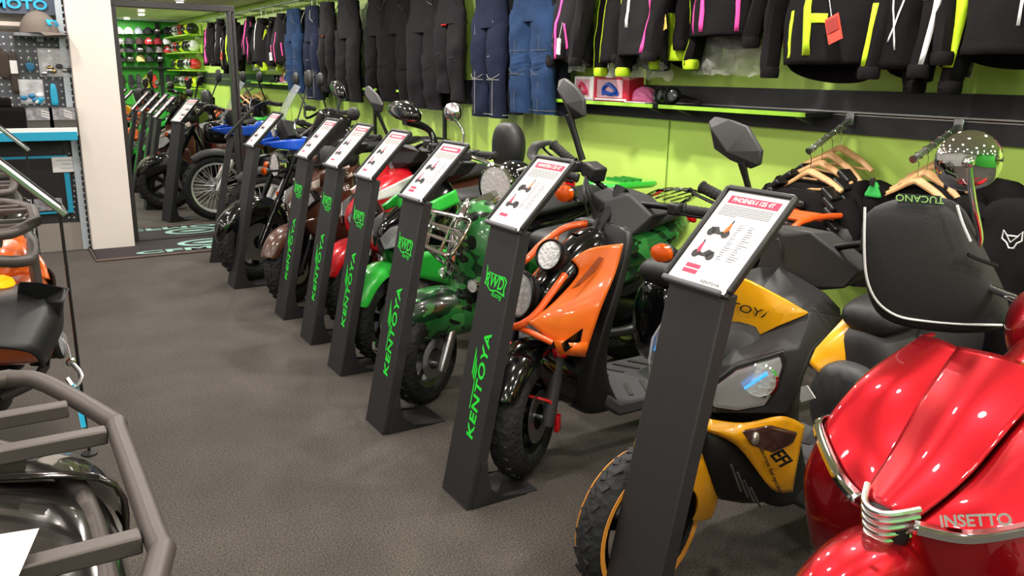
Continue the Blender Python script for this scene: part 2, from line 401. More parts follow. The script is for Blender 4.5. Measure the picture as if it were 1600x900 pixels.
def stand(x0, y0, y1, label, title, logo=True, rz=0, tags=1, lean=.2, ph=.985):
    yc = (y0+y1)/2; hw = .098
    t = thing('sign_stand', label, 'sign stand', (x0, yc, 0), rz, 'black leaning sign stands in front of the scooters')
    b = B()
    rings = []
    for z, d in ((0, .05), (.05, .05), (ph, .048)):
        x = lean*z/ph
        rings.append([(x, -hw, z), (x, hw, z), (x+d, hw, z), (x+d, -hw, z)])
    b.loft(rings)
    b.out('post', M_standblack, t, bev=.004)
    for sy in (-1, 1):   # flared side flanges that run down into the foot
        y = sy*(hw+.001)-(.003 if sy < 0 else 0)
        B().plate([(.02, y, 0), (.25, y, .0), (.25, y, .006), (.15, y, .02), (.10, y, .06), (.085, y, .12), (.083, y, .17), (.06, y, .17)], (0, .003, 0)).out('side_flange', M_standblack, t, smooth=False)
    B().box((.15, 0, .003), (.3, 2*hw, .006)).out('base_plate', M_standblack, t, bev=.002)
    # tray
    u = V((0, -1, 0)); a = radians(46); v = V((cos(a), 0, sin(a))); nn = u.cross(v); o = V((lean-.01, 0, ph+.004))
    wd, hg = .228, .315
    b = B(); c = o+v*(hg/2)-nn*.007
    b.box(c, (wd, hg, .012), Matrix((u, v, nn)).transposed())
    tr = b.out('tray', M_standblack, t, bev=.002)
    for s_ in (-1, 1):
        b = B(); b.box(o+u*(s_*(wd/2-.002))+v*(hg/2+.006)+nn*.001, (.014, hg-.01, .018), Matrix((u, v, nn)).transposed())
        b.out('side_clip', M_blackplastic, tr, bev=.005)
    b = B(); b.box(o+v*(hg-.002)+nn*.001, (wd-.004, .016, .018), Matrix((u, v, nn)).transposed()); b.out('top_clip', M_blackplastic, tr, bev=.005)
    b = B(); b.box(o+u*-.01+v*.004+nn*.002, (wd-.022, .016, .02), Matrix((u, v, nn)).transposed()); b.out('bottom_clip', mat('clip_grey', '55555a', .4), tr, bev=.005)
    sign_sheet(t, o+nn*.0016+v*.004, u, v, wd-.022, hg-.012, title, tags)
    # front lettering, reads upwards
    if logo:
        up = V((lean, 0, ph)).normalized(); out = V((-ph, 0, lean)).normalized()
        P = lambda z, y: up*(z/up.z)+V((0, y, 0))+out*.0012
        text('KENTOYA', .062, M_lettergreen, t, P(.43, -.028), up, (0, 1, 0), name='brand_lettering', ext=.0005, off=.0012, shear=.12, sx=1.28, space=1.1)
        b = B()
        for k in range(3):
            b.plate([P(.43+.012*k+zz, .004+.012*k+yy) for zz, yy in ((0, 0), (.05+.016*k, .0), (.07+.016*k, .007), (.008, .007))], out*.0006)
        b.plate([P(.34, .004), P(.45, .004), P(.45, .010), P(.34, .010)], out*.0006)
        b.out('wing_emblem', M_lettergreen, t, smooth=False)
        # racing badge
        q = lambda a, c: P(.80+c, -a)
        b = B(); b.plate([q(a*.085, c*.05) for a, c in ((-.75, .95), (-.55, .55), (.1, .5), (.75, .55), (.95, .3), (.85, -.3), (.95, -.75), (.3, -.6), (-.2, -.75), (-.65, -.35), (-.7, .3))], out*.0004)
        lb = b.out('badge_outline', M_lettergreen, t, smooth=False)
        b = B(); b.plate([q(a*.085, c*.05)+out*.0005 for a, c in ((-.67, .78), (-.5, .47), (.1, .42), (.7, .46), (.87, .26), (.77, -.28), (.82, -.6), (.3, -.5), (-.2, -.64), (-.58, -.3), (-.62, .3))], out*.0003)
        b.out('badge_field', M_standblack, lb, smooth=False)
        text('RWD', .062, M_lettergreen, lb, q(.0, -.002)+out*.0012, (0, -1, -.0), up, ext=.0003, off=.0008, shear=.2, sx=.85)
        text('Racing', .026, M_lettergreen, lb, q(.03, -.043)+out*.0012, (0, -1, -.0), up, ext=.0003, shear=.25)
    return t
stand(1.26, 1.355, 1.555, 'black stand nearest the camera, sheet titled PHOENIX, in front of the yellow scooter', 'PHOENIX-I 125 4T', False, tags=2)
stand(1.26, 2.295, 2.485, 'black stand with HAMSTER sheet in front of the orange scooter', 'HAMSTER-I 125 4T')
stand(1.25, 3.02, 3.22, 'black stand in front of the camouflage scooter, green lettering on post', '', tags=2)
stand(1.34, 3.79, 3.96, 'black stand in front of the black scooter with green front fender', '')
stand(1.37, 4.34, 4.52, 'black stand in front of the red and white scooter', '')
stand(1.38, 4.88, 5.08, 'black stand in front of the brown scooter', '')
stand(1.30, 5.80, 5.98, 'plain black stand in front of the glossy black motorcycle', '', False)
stand(1.36, 6.73, 6.93, 'black stand nearest the mirror, turned away, in front of the blue trail bike', '', False, rz=-.27)

# ------------------------------------------------------------------ floor mat by the mirror
def floor_mat():
    x0, x1, y0, y1 = .56, 2.35, 7.17, 7.835
    t = thing('floor_mat', 'black entrance mat with mint lettering in front of the mirror', 'mat', (x0, y0, 0))
    nx, ny = 40, 12; rows = []
    def hz(a, b): return .007+(.02*max(0, sin(a*9-.6))*max(0, (b-.75)/.25)**2 if a < .5 else 0)
    for i in range(nx+1):
        rows.append([((x1-x0)*i/nx, (y1-y0)*j/ny, hz((x1-x0)*i/nx, j/ny)) for j in range(ny+1)])
    B().grid(rows).out('mat_surface', mat('mat_pile', '2f2829', .9, bump=.4, bscale=300), t, sol=.01)
    B().tube([(0, y1-y0, .012), (0, 0, .01), (x1-x0, 0, .01)], .008, 6).out('mat_border', mat('mat_rubber_edge', '6a5a50', .7), t)
    mm = mat('mint_print', '8fb8ac', .8)
    text('CFMOTO', .15, mm, t, (.98, .13, .0145), (1, 0, 0), (0, 1, 0), ext=.0005, off=.004, sx=2.15)
    b = B(); b.lathe([(.11, 0), (.145, 0), (.145, .001), (.11, .001)], (0, 0, 0), (0, 0, 1), 32, closed=True)
    b.tf(Matrix.Translation((.93, .37, .0145)) @ Matrix.Diagonal((1.75, 1, 1, 1)))
    b.plate([(.93+a, .37+c, .0145) for a, c in ((-.12, -.045), (.1, -.03), (.13, .0), (.02, .005), (-.05, -.01))], (0, 0, .001))
    b.plate([(.93-a, .37-c, .0145) for a, c in ((-.12, -.045), (.1, -.03), (.13, .0), (.02, .005), (-.05, -.01))], (0, 0, .001))
    b.out('oval_emblem', mm, t, smooth=False)
floor_mat()
# ------------------------------------------------------------------ clothes on the right wall
XC = 3.39
def N3(p, f, k=0): return noise.noise(V((p[0]*f+k*3.7, p[1]*f+k*1.9, p[2]*f-k*2.3)))
rail = thing('clothes_rail', 'silver hanging rail high on the green wall above the garments', 'rail', (XC, 3.4, 2.36))
B().tube([(0, -4.2, 0), (0, 4.4, 0)], .014, 10).out('tube', M_silver, rail)
for k in range(8): B().box((.11, -4+1.15*k, 0), (.22, .02, .03)).out('bracket', M_silver, rail, bev=.003)
def hook(parent, x, y, z0, z1, r=.003):
    h = z1-z0
    B().tube([(x, y, z0), (x, y, z1-.045), (x-.022, y, z1-.02), (x-.012, y, z1+.008), (x+.014, y, z1+.008), (x+.02, y, z1-.012)], r, 6, sm=4).out('hanger_hook', M_steel, parent)
def trousers(pxl, pxr, yb, m, label, x=XC, ztop=2.24, rz=0, stitch=None, knee=True, bend=.0, seed=0, split=.5, name='trousers', short=0):
    a = atX(pxl, yb, x); b_ = atX(pxr, yb, x); w_ = abs(a.y-b_.y); yc = (a.y+b_.y)/2; zb = (a.z+b_.z)/2
    t = thing(name, label, 'trousers', (x, yc, 0), rz, 'riding trousers and jeans hanging on the wall')
    zc = zb+(ztop-zb)*.68
    def leg(sd, wl, zbot):
        R = []
        for i in range(19):
            f = i/18; z = zc+.04-(zc+.04-zbot)*f
            hw = w_*wl*.5*(1.0-.16*f+.05*sin(f*7+sd)); d = .062-.012*f+.008*sin(f*9+seed)
            cy = sd*w_*.25*(1+.02*f)+bend*f*f; cx = -.02*sin(f*3.2)
            r = []
            for k in range(20):
                an = 2*pi*k/20; p = V((cx+sin(an)*d, cy+cos(an)*hw, z))
                q = N3((p.x*1.2, p.y*1.2, p.z*1.7), 7, seed+sd)*.02+N3(p, 18, seed)*.007+max(0, sin(f*34+sin(an+seed)*1.5+sd))*.006*(1 if .35 < f < .62 or f > .85 else .3)
                r.append(p+V((sin(an), cos(an)*.5, 0))*q)
            R.append(r)
        l = B().loft(R).out('leg', m, t)
        if knee:
            rows = []
            for i in range(7):
                f = .40+.16*i/6; z = zc-(zc-zbot)*f; rows.append([(-.066-.014*sin(pi*i/6)*sin(pi*k/5)-.004*(i % 2)+.03*(2*k/5-1)**2, sd*w_*.25*(1+.02*f)+bend*f*f+w_*wl*.40*(k/5-.5)*1.9, z+.01*cos(k)) for k in range(6)])
            B().grid(patch(rows, 2)).out('knee_panel', m, l, sol=.006)
        if stitch:
            B().tube([(-.068, sd*w_*.25+bend*f*f+sd*.012, zc-(zc-zbot)*f) for f in (0, .3, .6, .97)], .0018, 5, sm=3).out('seam_stitching', stitch, l)
            for k_, f in enumerate((.36, .52, .6)):
                z = zc-(zc-zbot)*f
                B().tube([(-.077+.03*abs(g)**2*4, sd*w_*.25+bend*f*f+g*w_*.46, z-.05*(k_ == 1)*(1-4*g*g)) for g in (-.42, -.2, 0, .2, .42)], .0016, 5, sm=3).out('knee_stitching', stitch, l)
            B().tube([(sin(2*pi*k/16)*.056, sd*w_*.255+bend+cos(2*pi*k/16)*w_*wl*.44, zbot+.025) for k in range(16)], .0022, 5, closed=True).out('hem_stitching', stitch, l)
    leg(1, .52, zb); leg(-1, .52, zb+short)
    R = []
    for i in range(8):
        f = i/7; z = ztop-(ztop-zc+.05)*f; hw = w_*(.36+.15*f); d = .055+.02*f
        R.append([V((sin(2*pi*k/24)*d, cos(2*pi*k/24)*hw, z))+V((1, 0, 0))*(N3((0, cos(2*pi*k/24)*hw, z), 12, seed)*.015) for k in range(24)])
    B().loft(R).out('hips', m, t)
    R = [[(sin(2*pi*k/24)*.06, cos(2*pi*k/24)*w_*.37, z) for k in range(24)] for z in (ztop+.015, ztop-.03)]
    B().loft(R).out('waistband', m, t)
    for s_ in (-1, 1):
        B().tube([(-.06, s_*w_*.2, ztop-.04), (-.085, s_*w_*.30, ztop-.13), (-.07, s_*w_*.42, ztop-.17)], .004, 5, sm=4).out('pocket_zip', stitch or M_dmetal, t)
    hook(t, 0, 0, ztop, 2.375)
    return t
ST = mat('pale_stitching', 'a9a79c', .7); STD = mat('dark_stitching', '5a5a58', .7)
trousers(603, 648, 160, M_fabric, 'black textile riding trousers hanging closest to the mirror corner', seed=1, x=3.42)
trousers(641, 692, 170, M_fabric2, 'charcoal riding trousers with long straight legs, second from the mirror corner', seed=2, x=3.36)
trousers(676, 704, 166, M_fabric, 'narrow black riding trousers between two charcoal pairs', seed=3, x=3.46)
t = trousers(685, 726, 146, M_fabric2, 'charcoal riding trousers with small red chest mark, beside the dark green gap', seed=4, x=3.33, short=-.06)
B().box((-.07, .0, 1.9), (.004, .09, .016)).out('red_mark', M_redlens, t)
trousers(742, 792, 183, M_denimdark, 'dark indigo denim trousers with pale stitching', seed=5, x=3.36, stitch=ST, knee=False)
trousers(775, 815, 178, mat('black_denim', '1b1d26', .85, bump=.3, bscale=300), 'near-black denim trousers tucked behind the blue jeans', seed=6, x=3.46, knee=False)
trousers(800, 868, 177, M_denim, 'faded blue denim trousers with ribbed knees', seed=7, x=3.34, stitch=STD)
trousers(845, 888, 180, mat('navy_denim', '1d2233', .85, bump=.3, bscale=300), 'navy denim trousers half hidden behind the blue jeans and grey jacket', seed=8, x=3.47, knee=False)

def jacket(pxl, pxr, yb, m, label, x=XC, zs=None, ln=.62, trims=(), strims=(), rz=0, lining=None, seed=0, depth=.12, hemcurve=.05, sleeve=m if False else None, sl_len=.86, sl_mat=None, cuff=None, sl_out=0.02):
    yb += 8; a = atX(pxl, yb, x); b_ = atX(pxr, yb, x); w_ = abs(a.y-b_.y); yc = (a.y+b_.y)/2; zh = (a.z+b_.z)/2
    zs = zs or zh+ln
    t = thing('riding_jacket', label, 'jacket', (x, yc, 0), rz, 'riding jackets hanging on the wall')
    def surf(an, f, off=0):
        hw = w_*.5*(.62+.38*min(1, f*2.2)**.6)*(1+.03*sin(f*6+seed)); d = depth*(.55+.45*min(1, f*1.8))
        z = zs-(zs-zh)*f-.05*(cos(an)**2)*(1-f)*1.6
        z += hemcurve*f**5*(1-max(0, sin(an))**.7)
        p = V((sin(an)*(d+off), cos(an)*(hw+off), z))
        q = N3((p.x, p.y, p.z*.6), 7, seed)*.034+N3(p, 22, seed)*.009
        return p+V((sin(an), cos(an)*.4, 0))*q
    n = 32
    R = [[surf(2*pi*k/n, i/16) for k in range(n)] for i in range(17)]
    body = B().loft(R, cap=False); body.f.append(tuple(range(n))[::-1])
    bo = body.out('body', m, t, sol=.006)
    R = [[surf(2*pi*k/n, f, -.012) for k in range(n)] for f in (.45, .6, .75, .9, .985)]
    B().loft(R, cap=False).out('lining', lining or M_fabric, bo)
    for (a0, a1, f0, f1, mm, nm, sl) in trims:   # angle range in degrees; -90 faces the aisle
        rows = []
        for i in range(9):
            f = f0+(f1-f0)*i/8
            rows.append([surf(radians(a0+sl*i/8+(a1-a0)*k/3), f, .004) for k in range(4)])
        B().grid(rows).out(nm, mm, bo, sol=.005)
    # collar and sleeves
    R = [[(sin(2*pi*k/16)*.055, cos(2*pi*k/16)*.075, z) for k in range(16)] for z in (zs-.03, zs+.05)]
    B().loft(R, cap=False).out('collar', m, t, sol=.008)
    for s_ in (-1, 1):
        L = (zs-zh)*sl_len
        P = [V((0, s_*w_*.36, zs-.06)), V((-.01, s_*(w_*.5+.03), zs-.14)), V((-.03, s_*(w_*.5+.05+sl_out), zs-.06-L*.55)), V((-.06, s_*(w_*.5+.03+sl_out), zs-.06-L))]
        Q = catmull(P, 6); R = []; T = []
        for i, p in enumerate(Q):
            f = i/(len(Q)-1); r = .082*(1-.42*f)
            R.append([p+V((sin(2*pi*k/14)*r, cos(2*pi*k/14)*r*.72, 0))*(1+N3(p+V((sin(2*pi*k/14), cos(2*pi*k/14), 0))*.2, 6, seed+s_)*.35+.05*sin(f*30+k)) for k in range(14)])
        so = B().loft(R).out('sleeve', sl_mat or m, t)
        e = Q[-1]
        B().lathe([(.05, -.012), (.056, .0), (.056, .03), (.05, .04)], e+V((0, 0, -.01)), (0, 0, 1), 14, sx=.8).out('cuff', cuff or m, so)
        for (k0, k1, i0, i1, mm, nm) in strims:
            rows = [[Q[i]+(R[i][(k if s_ < 0 else -k) % 14]-Q[i])*1.05 for k in range(k0, k1+1)] for i in range(i0, i1+1)]
            B().grid(rows).out(nm, mm, so, sol=.003)
    hook(t, 0, 0, zs+.02, 2.375)
    return t, surf, bo
def hang_tag(par, o, wd, hg, m, m2, rot, strap=.1):
    o = V(o); r = Matrix.Rotation(rot, 3, 'X')
    g = B().box(o, (.003, wd, hg), r).out('hang_tag', m, par)
    B().box(o+V((-.004, 0, 0))+r @ V((0, 0, hg*.15)), (.002, wd*.8, hg*.5), r).out('tag_print', m2, g)
    B().tube([o+r @ V((0, 0, hg/2)), o+r @ V((.02, .01, hg/2+strap))], .0015, 5).out('tag_string', M_white, g)
J = jacket
t, s, b = J(866, 922, 97, M_fabric2, 'charcoal jacket with pink zips and white hang tag, beside the blue jeans', lining=M_lining, seed=11, x=3.33, rz=-.25, sl_out=-.02,
  trims=((-100, -94, .3, 1, M_pink, 'pink_zip', 4), (-128, -122, .55, .85, M_pink, 'pocket_zip', -8), (-62, -56, .5, .8, M_pink, 'pocket_zip', 6)), strims=((0, 1, 10, 14, M_pink, 'sleeve_zip'),))
hang_tag(t, s(radians(-115), .82, .03), .065, .1, M_white, M_grey_print, .1)
J(948, 992, 103, M_fabric, 'black jacket with neon yellow sleeve panels and neon cuffs', seed=12, x=3.36, rz=-.3, trims=((-70, -35, 0, 1, M_neon, 'neon_panel', 10),), strims=((-2, 3, 0, 18, M_neon, 'neon_panel'),), cuff=M_neon, lining=M_lining, sl_len=.92)
t, s, b = J(963, 1044, 104, M_fabric2, 'dark grey jacket showing its silvery lining, one silver stripe and pink sleeve zip', seed=13, x=3.28, rz=-.3, lining=M_lining, hemcurve=.09, sl_out=-.03, sl_len=.78,
  trims=((-100, -95, 0, .62, M_reflect, 'silver_stripe', 0),), strims=((-4, -3, 8, 17, M_pink, 'sleeve_zip'),))
t, s, b = J(1040, 1092, 102, M_fabric, 'neon yellow and black jacket partly behind the pink striped jacket', seed=14, x=3.4, rz=-.2, trims=((-150, -100, .5, 1, M_neon, 'neon_panel', 0), (-60, -20, .3, 1, M_neon, 'neon_panel', 0)), strims=((-2, 3, 8, 18, M_neon, 'neon_panel'),), cuff=M_neon, sl_mat=M_fabric)
hang_tag(t, s(radians(-110), .55, .07), .06, .14, mat('yellow_tag', 'e8c060', .5), M_white, -.3)
J(1078, 1186, 68, M_fabric, 'short black jacket with three vertical pink stripes', seed=15, x=3.3, rz=-.15, ln=.55, hemcurve=.06,
  trims=((-150, -143, 0, .93, M_pink, 'pink_stripe', 6), (-92, -86, 0, .93, M_pink, 'pink_stripe', 3), (-60, -56, 0, .95, M_pink, 'pink_stripe', -5)))
t, s, b = J(1222, 1362, 122, M_fabric, 'long black jacket with neon zip flashes and a red hang tag', seed=16, x=3.22, rz=-.1, ln=.72, hemcurve=.08,
  trims=((-92, -83, 0, .9, M_neon, 'neon_zip', 0), (-110, -92, .6, .66, M_neon, 'neon_flash', 0), (-56, -51, .55, .92, M_neon, 'neon_pocket', -4)), strims=((-4, -3, 12, 17, M_neon, 'sleeve_flash'),), cuff=M_fabric)
hang_tag(t, s(radians(-122), .7, .06), .075, .11, mat('red_tag', 'd8402f', .4), mat('red_tag_print', '8a2018', .5), -.35, .2)
J(1378, 1440, 120, M_fabric, 'black jacket with diagonal silver piping on its sleeves', seed=17, x=3.25, rz=-.2, ln=.7, strims=((-4, -4, 3, 9, M_reflect, 'silver_piping'), (-4, -3, 8, 12, M_reflect, 'silver_piping'), (-6, -5, 10, 17, M_reflect, 'silver_piping')),
  trims=((-130, -127, .5, .8, M_reflect, 'silver_piping', 25), (-100, -97, .35, .85, M_reflect, 'silver_piping', -20)))
J(1462, 1490, 112, M_fabric, 'narrow black jacket with a lime green sleeve', seed=18, x=3.3, rz=-.2, ln=.7, strims=((-5, -2, 0, 16, M_neon, 'green_panel'),), sl_len=.98)
J(1500, 1640, 100, M_fabric, 'wide black jacket with one white vertical stripe at the right edge', seed=19, x=3.22, rz=-.1, ln=.68, trims=((-128, -124, 0, .8, M_reflect, 'white_stripe', 0),))
J(1690, 1900, 100, M_fabric, 'black and neon jacket beyond the right edge, seen in the mirror', seed=20, x=3.28, ln=.66, trims=((-100, -80, 0, 1, M_neon, 'neon_panel', 0), (-160, -140, 0, 1, M_neon, 'neon_panel', 0)), strims=((-2, 2, 0, 16, M_neon, 'neon_panel'),))
J(1980, 2300, 95, M_fabric, 'pink and black jacket beyond the right edge, seen in the mirror', seed=21, x=3.28, ln=.66, trims=((-110, -80, 0, 1, M_pink, 'pink_panel', 0),), strims=((-2, 1, 0, 16, M_pink, 'pink_panel'),))
# crumpled clear garment bags
def film(px0, py0, px1, py1, x, label, seed):
    a = atX(px0, py0, x); b = atX(px1, py1, x); t = V(((a.x+b.x)/2, (a.y+b.y)/2, min(a.z, b.z)))
    rows = []
    for i in range(15):
        r = []
        for j in range(23):
            y = a.y+(b.y-a.y)*j/22; z = a.z+(b.z-a.z)*i/14
            z = z if i < 14 else z+.03*N3((0, y, 0), 14, seed)
            r.append(V((x+N3((y, z, seed), 13)*.05+N3((z, y, seed), 31)*.025, y+N3((z, y, 3), 20)*.012, z))-t)
        rows.append(r)
    o = B().grid(rows).out('garment_bag', M_film, None); o.location = t
    tag(o, label, 'plastic bag', 'crumpled clear garment bags under the jackets')
film(885, 84, 916, 112, 3.35, 'small clear plastic bag under the charcoal and pink jacket', 1)
film(950, 84, 1050, 124, 3.37, 'crumpled clear plastic bag under the dark grey jacket with silvery lining', 2)
film(1085, 58, 1200, 118, 3.36, 'large crumpled clear plastic bag hanging below the pink striped jacket', 3)
film(1485, 92, 1520, 116, 3.36, 'small clear plastic bag below the wide black jacket', 4)

# ------------------------------------------------------------------ shelf boards and what stands on them
def shelf(ya, yb_, label, z=1.335):
    t = thing('wall_shelf', label, 'shelf', (WX-.13, (ya+yb_)/2, z), 0, 'lime shelf boards on the dark wall band')
    B().box((0, 0, 0), (.2, abs(yb_-ya)-.006, .02)).out('board', M_band, t, bev=.002)
    B().box((-.102, 0, 0), (.008, abs(yb_-ya)-.006, .022)).out('front_edge', M_limeshelf, t, bev=.001)
    for s_ in (-1, 1): B().plate([(.1, s_*abs(yb_-ya)*.4, -.01), (-.06, s_*abs(yb_-ya)*.4, -.01), (.1, s_*abs(yb_-ya)*.4, -.06)], (0, .006, 0)).out('bracket', M_silver, t)
ys = [atX(p, 165, WX-.2).y for p in (874, 1026)]; ys2 = [atX(p, 178, WX-.2).y for p in (1034, 1266)]
shelf(ys[0], ys[1], 'lime edged wall shelf carrying the toy boxes and goggles'); shelf(ys2[0], ys2[1], 'empty lime edged wall shelf right of the goggles')
shelf(7.6, 6.9, 'lime edged wall shelf near the mirror, behind the trousers')
SZ = 1.346
def onshelf(px): p = atX(px, 160, WX-.19); return p.y
def toybox(pa, pb, m, label, blob):
    ya, yb_ = onshelf(pa), onshelf(pb); w_ = abs(ya-yb_); t = thing('toy_box', label, 'box', (WX-.11, (ya+yb_)/2, SZ), 0, 'boxed toy motorcycles on the wall shelf')
    h = .155
    B().box((0, 0, h/2), (.12, w_, h)).out('carton', m, t, bev=.002)
    B().box((-.061, .01, h*.52), (.004, w_*.72, h*.74)).out('window', mat('box_window', 'd9a3b4', .1, coat=1), t)
    b = B(); b.tube([(-.066, w_*.2, h*.45), (-.066, .02, h*.7), (-.066, -w_*.18, h*.4), (-.066, 0, h*.3)], .014, 6, sm=3, closed=True); b.lathe([(.014, 0), (.014, .01)], (-.068, w_*.2, h*.32), (1, 0, 0), 10); b.lathe([(.014, 0), (.014, .01)], (-.068, -w_*.2, h*.32), (1, 0, 0), 10)
    b.out('toy_motorcycle', blob, t)
    B().box((-.062, 0, h*.08), (.003, w_*.9, .012)).out('print_strip', M_white, t)
toybox(893, 922, M_whiteplastic, 'white toy box with clear window behind the tall mirror', M_red_print)
toybox(923, 978, mat('red_carton', 'c02038', .35), 'red toy box with a blue toy motorcycle in its window', mat('toy_blue', '2456c0', .4))
pk = thing('pink_pouch', 'pink plastic bundle between the red box and goggles', 'pouch', (WX-.12, onshelf(992), SZ))
R = []
for i in range(8):
    f = i/7; h = .105*sqrt(max(0.02, 1-(2*f-.95)**2))
    R.append([V((cos(2*pi*k/18)*.07*(1-.2*f)*(h/.105), (f-.5)*.2+.01*sin(k*2.), h*.5+sin(2*pi*k/18)*h*.5)) for k in range(18)])
B().loft(R).tf(Matrix.Identity(4)).out('pouch_body', mat('pink_film', 'ee7ab4', .2, bump=.5, bscale=25), pk, sub=1)
B().box((-.02, 0, .004), (.11, .2, .006)).out('tray', M_whiteplastic, pk)
gg = thing('goggles', 'black riding goggles with strap on the lime shelf', 'goggles', (WX-.15, onshelf(1035), SZ))
for s_ in (-1, 1):
    b = B(); b.lathe([(.036, 0), (.048, 0), (.05, .02), (.044, .035), (.036, .03)], (-.0, s_*.05, .052), (-1, .25*s_, .15), 18, closed=True, sx=1.15); e = b.out('eye_cup', M_blackplastic, gg)
    B().lathe([(.037, .012), (.03, .02), (.0, .024)], (0, s_*.05, .052), (-1, .25*s_, .15), 16, sx=1.15).out('lens', mat('smoke_lens', '55565c', .1, coat=1), e)
B().tube([(-.02, -.012, .06), (-.03, 0, .075), (-.02, .012, .06)], .01, 8, sm=3).out('nose_bridge', M_blackplastic, gg)
B().tube([(.02, -.1, .05), (.05, -.16, .03), (.02, -.24, .02), (-.02, -.3, .016)], .016, 6, sm=4, flat=.4).out('strap', M_fabric, gg)

# ------------------------------------------------------------------ face-out bars with wooden hangers, armour and jackets
def faceout(p0, p1, label):
    a = atX(*p0, WX-.03); b = atY(*p1, a.y); d = b-a
    t = thing('face_out_hanger', label, 'display arm', a, 0, 'sloping face-out arms on the wall band')
    B().box((0, 0, 0), (.03, .045, .06)).out('wall_clip', M_silver, t, bev=.003)
    B().tube([(0, 0, 0), d], .014, 4, sq=True).out('arm', mat('arm_grey', '8a8d88', .4, metal=.6), t)
    for k in range(5):
        c = d*(.25+.16*k); B().lathe([(.016, 0), (.018, .003), (.016, .006)], c, d, 10).out('stop_ring', M_chrome, t)
    B().lathe([(.017, 0), (.017, .012)], d*.98, d, 8).out('end_cap', M_silver, t)
    return a, d
def wood_hanger(P, label, wd=.4, ang=0, hookh=.09, bar=True, tilt=0):
    t = thing('wooden_hanger', label, 'hanger', P, ang, 'wooden clothes hangers on the display arms')
    pts = [(0, -wd/2, -.085), (.012, -wd*.3, -.045), (0, -wd*.08, -.005), (0, 0, .005), (0, wd*.08, -.005), (.012, wd*.3, -.045), (0, wd/2, -.085)]
    pts = [(x, y, z+y*tilt) for x, y, z in pts]
    B().tube(pts, [.011, .015, .018, .019, .018, .015, .011], 8, sm=4, flat=.6).out('shoulder_bar', M_wood, t)
    if bar: B().tube([(0, -wd*.44, -.08-wd*.44*tilt), (0, wd*.44, -.08+wd*.44*tilt)], .006, 6).out('trouser_bar', M_wood, t)
    B().tube([(0, 0, 0), (0, 0, hookh-.035), (-.018, 0, hookh-.012), (0, 0, hookh+.008), (.018, 0, hookh-.01)], .002, 6, sm=4).out('hook', M_chrome, t)
def armour(P, label, seed, ang, k=1.0):
    t = thing('body_armour', label, 'body armour', P, ang, 'black padded body armour hanging under wooden hangers')
    n = 24; R = []
    for i in range(11):
        f = i/10; hw = (.16+.06*sin(f*2.2))*k; d = (.06+.035*sin(f*3))*k
        R.append([V((sin(2*pi*q/n)*d, cos(2*pi*q/n)*hw, -.06-.26*f*k))*1+V((N3((q, f*5, seed), .7)*.02, 0, 0)) for q in range(n)])
    B().loft(R).out('vest', M_fabric, t, sub=1)
    for s_ in (-1, 1):
        for j in range(5):
            B().box((-.03-.012*j, s_*(.15+.022*j)*k, -.06-.042*j), (.07, .085, .03), Matrix.Rotation(s_*-.6, 3, 'X')).out('shoulder_rib', mat('armour_plastic', '141415', .35), t, bev=.008)
        B().ball((-.02, s_*.25*k, -.26), .07, sc=(1, .8, 1.25)).out('elbow_cup', M_matte, t)
        B().tube([(0, s_*.19*k, -.1), (-.01, s_*.25*k, -.2), (-.03, s_*.26*k, -.3)], [.06, .055, .04], 10, sm=4).out('arm_sleeve', M_fabric, t)
    for j in range(4):
        B().box((-.085*k-.004*j, 0, -.12-.055*j), (.03, .16*k, .042)).out('chest_plate', mat('armour_plastic', '141415', .35), t, bev=.012)
    B().box((-.1, .05*(-1)**seed, -.12), (.02, .02, .02)).out('price_sticker', mat('green_sticker', '3fce45', .5), t)
a1, d1 = faceout((1330, 186), (1264, 236), 'grey sloping display arm right of the lime shelf, holding body armour')
a2, d2 = faceout((1500, 196), (1427, 249), 'grey sloping display arm behind the round chrome mirror')
for i, (f, lb, an) in enumerate(((.92, 'wooden hanger at the front of the left display arm', .0), (.66, 'second wooden hanger on the left display arm', .05), (.42, 'third wooden hanger on the left display arm', -.05), (.2, 'wooden hanger nearest the wall on the left display arm', .0))):
    p = a1+d1*f-V((0, 0, .115)); wood_hanger(p, lb, .43, an-.15, .105, True, (-.1, .0, .08, .0)[i])
    if i in (0, 1, 2): armour(p-V((0, 0, .02)), ('black body armour with ribbed shoulders at the front of the left arm', 'black body armour hanging second on the left arm', 'black body armour hanging third on the left arm')[i], i, an-.15, 1.22-.08*i)
for i, (f, lb) in enumerate(((.85, 'wooden hanger at the front of the right display arm'), (.65, 'second wooden hanger on the right display arm'), (.45, 'third wooden hanger on the right display arm'), (.28, 'wooden hanger nearest the wall on the right display arm'))):
    p = a2+d2*f-V((0, 0, .115)); wood_hanger(p, lb, .34, -.1, .105, False)
def vest(P, label, hw, h, seed, m=M_fabric, cat='jacket', ang=0):
    t = thing('hanging_jacket', label, cat, P, ang, 'dark jackets hanging behind the red scooter')
    n = 28; R = []
    for i in range(13):
        f = i/12; w_ = hw*(.5+.5*min(1, f*5)**.7); d = .09*(.5+.5*min(1, f*3))
        R.append([V((sin(2*pi*q/n)*d, cos(2*pi*q/n)*w_, -.02-h*f))+V((sin(2*pi*q/n), 0, 0))*N3((q*.5, f*6, seed), 1)*.02 for q in range(n)])
    B().loft(R).out('body', m, t, sub=1)
    for s_ in (-1, 1):
        B().tube([(0, s_*hw*.85, -.08), (-.02, s_*(hw+.05), -.25), (-.05, s_*(hw+.03), -.52*h/.6)], [.075, .065, .045], 12, sm=5).out('sleeve', m, t)
    return t
p = a2+d2*.6-V((0, 0, .13)); vj = vest(p, 'black jacket under the wooden hangers behind the black handlebar muff', .2, .62, 3)
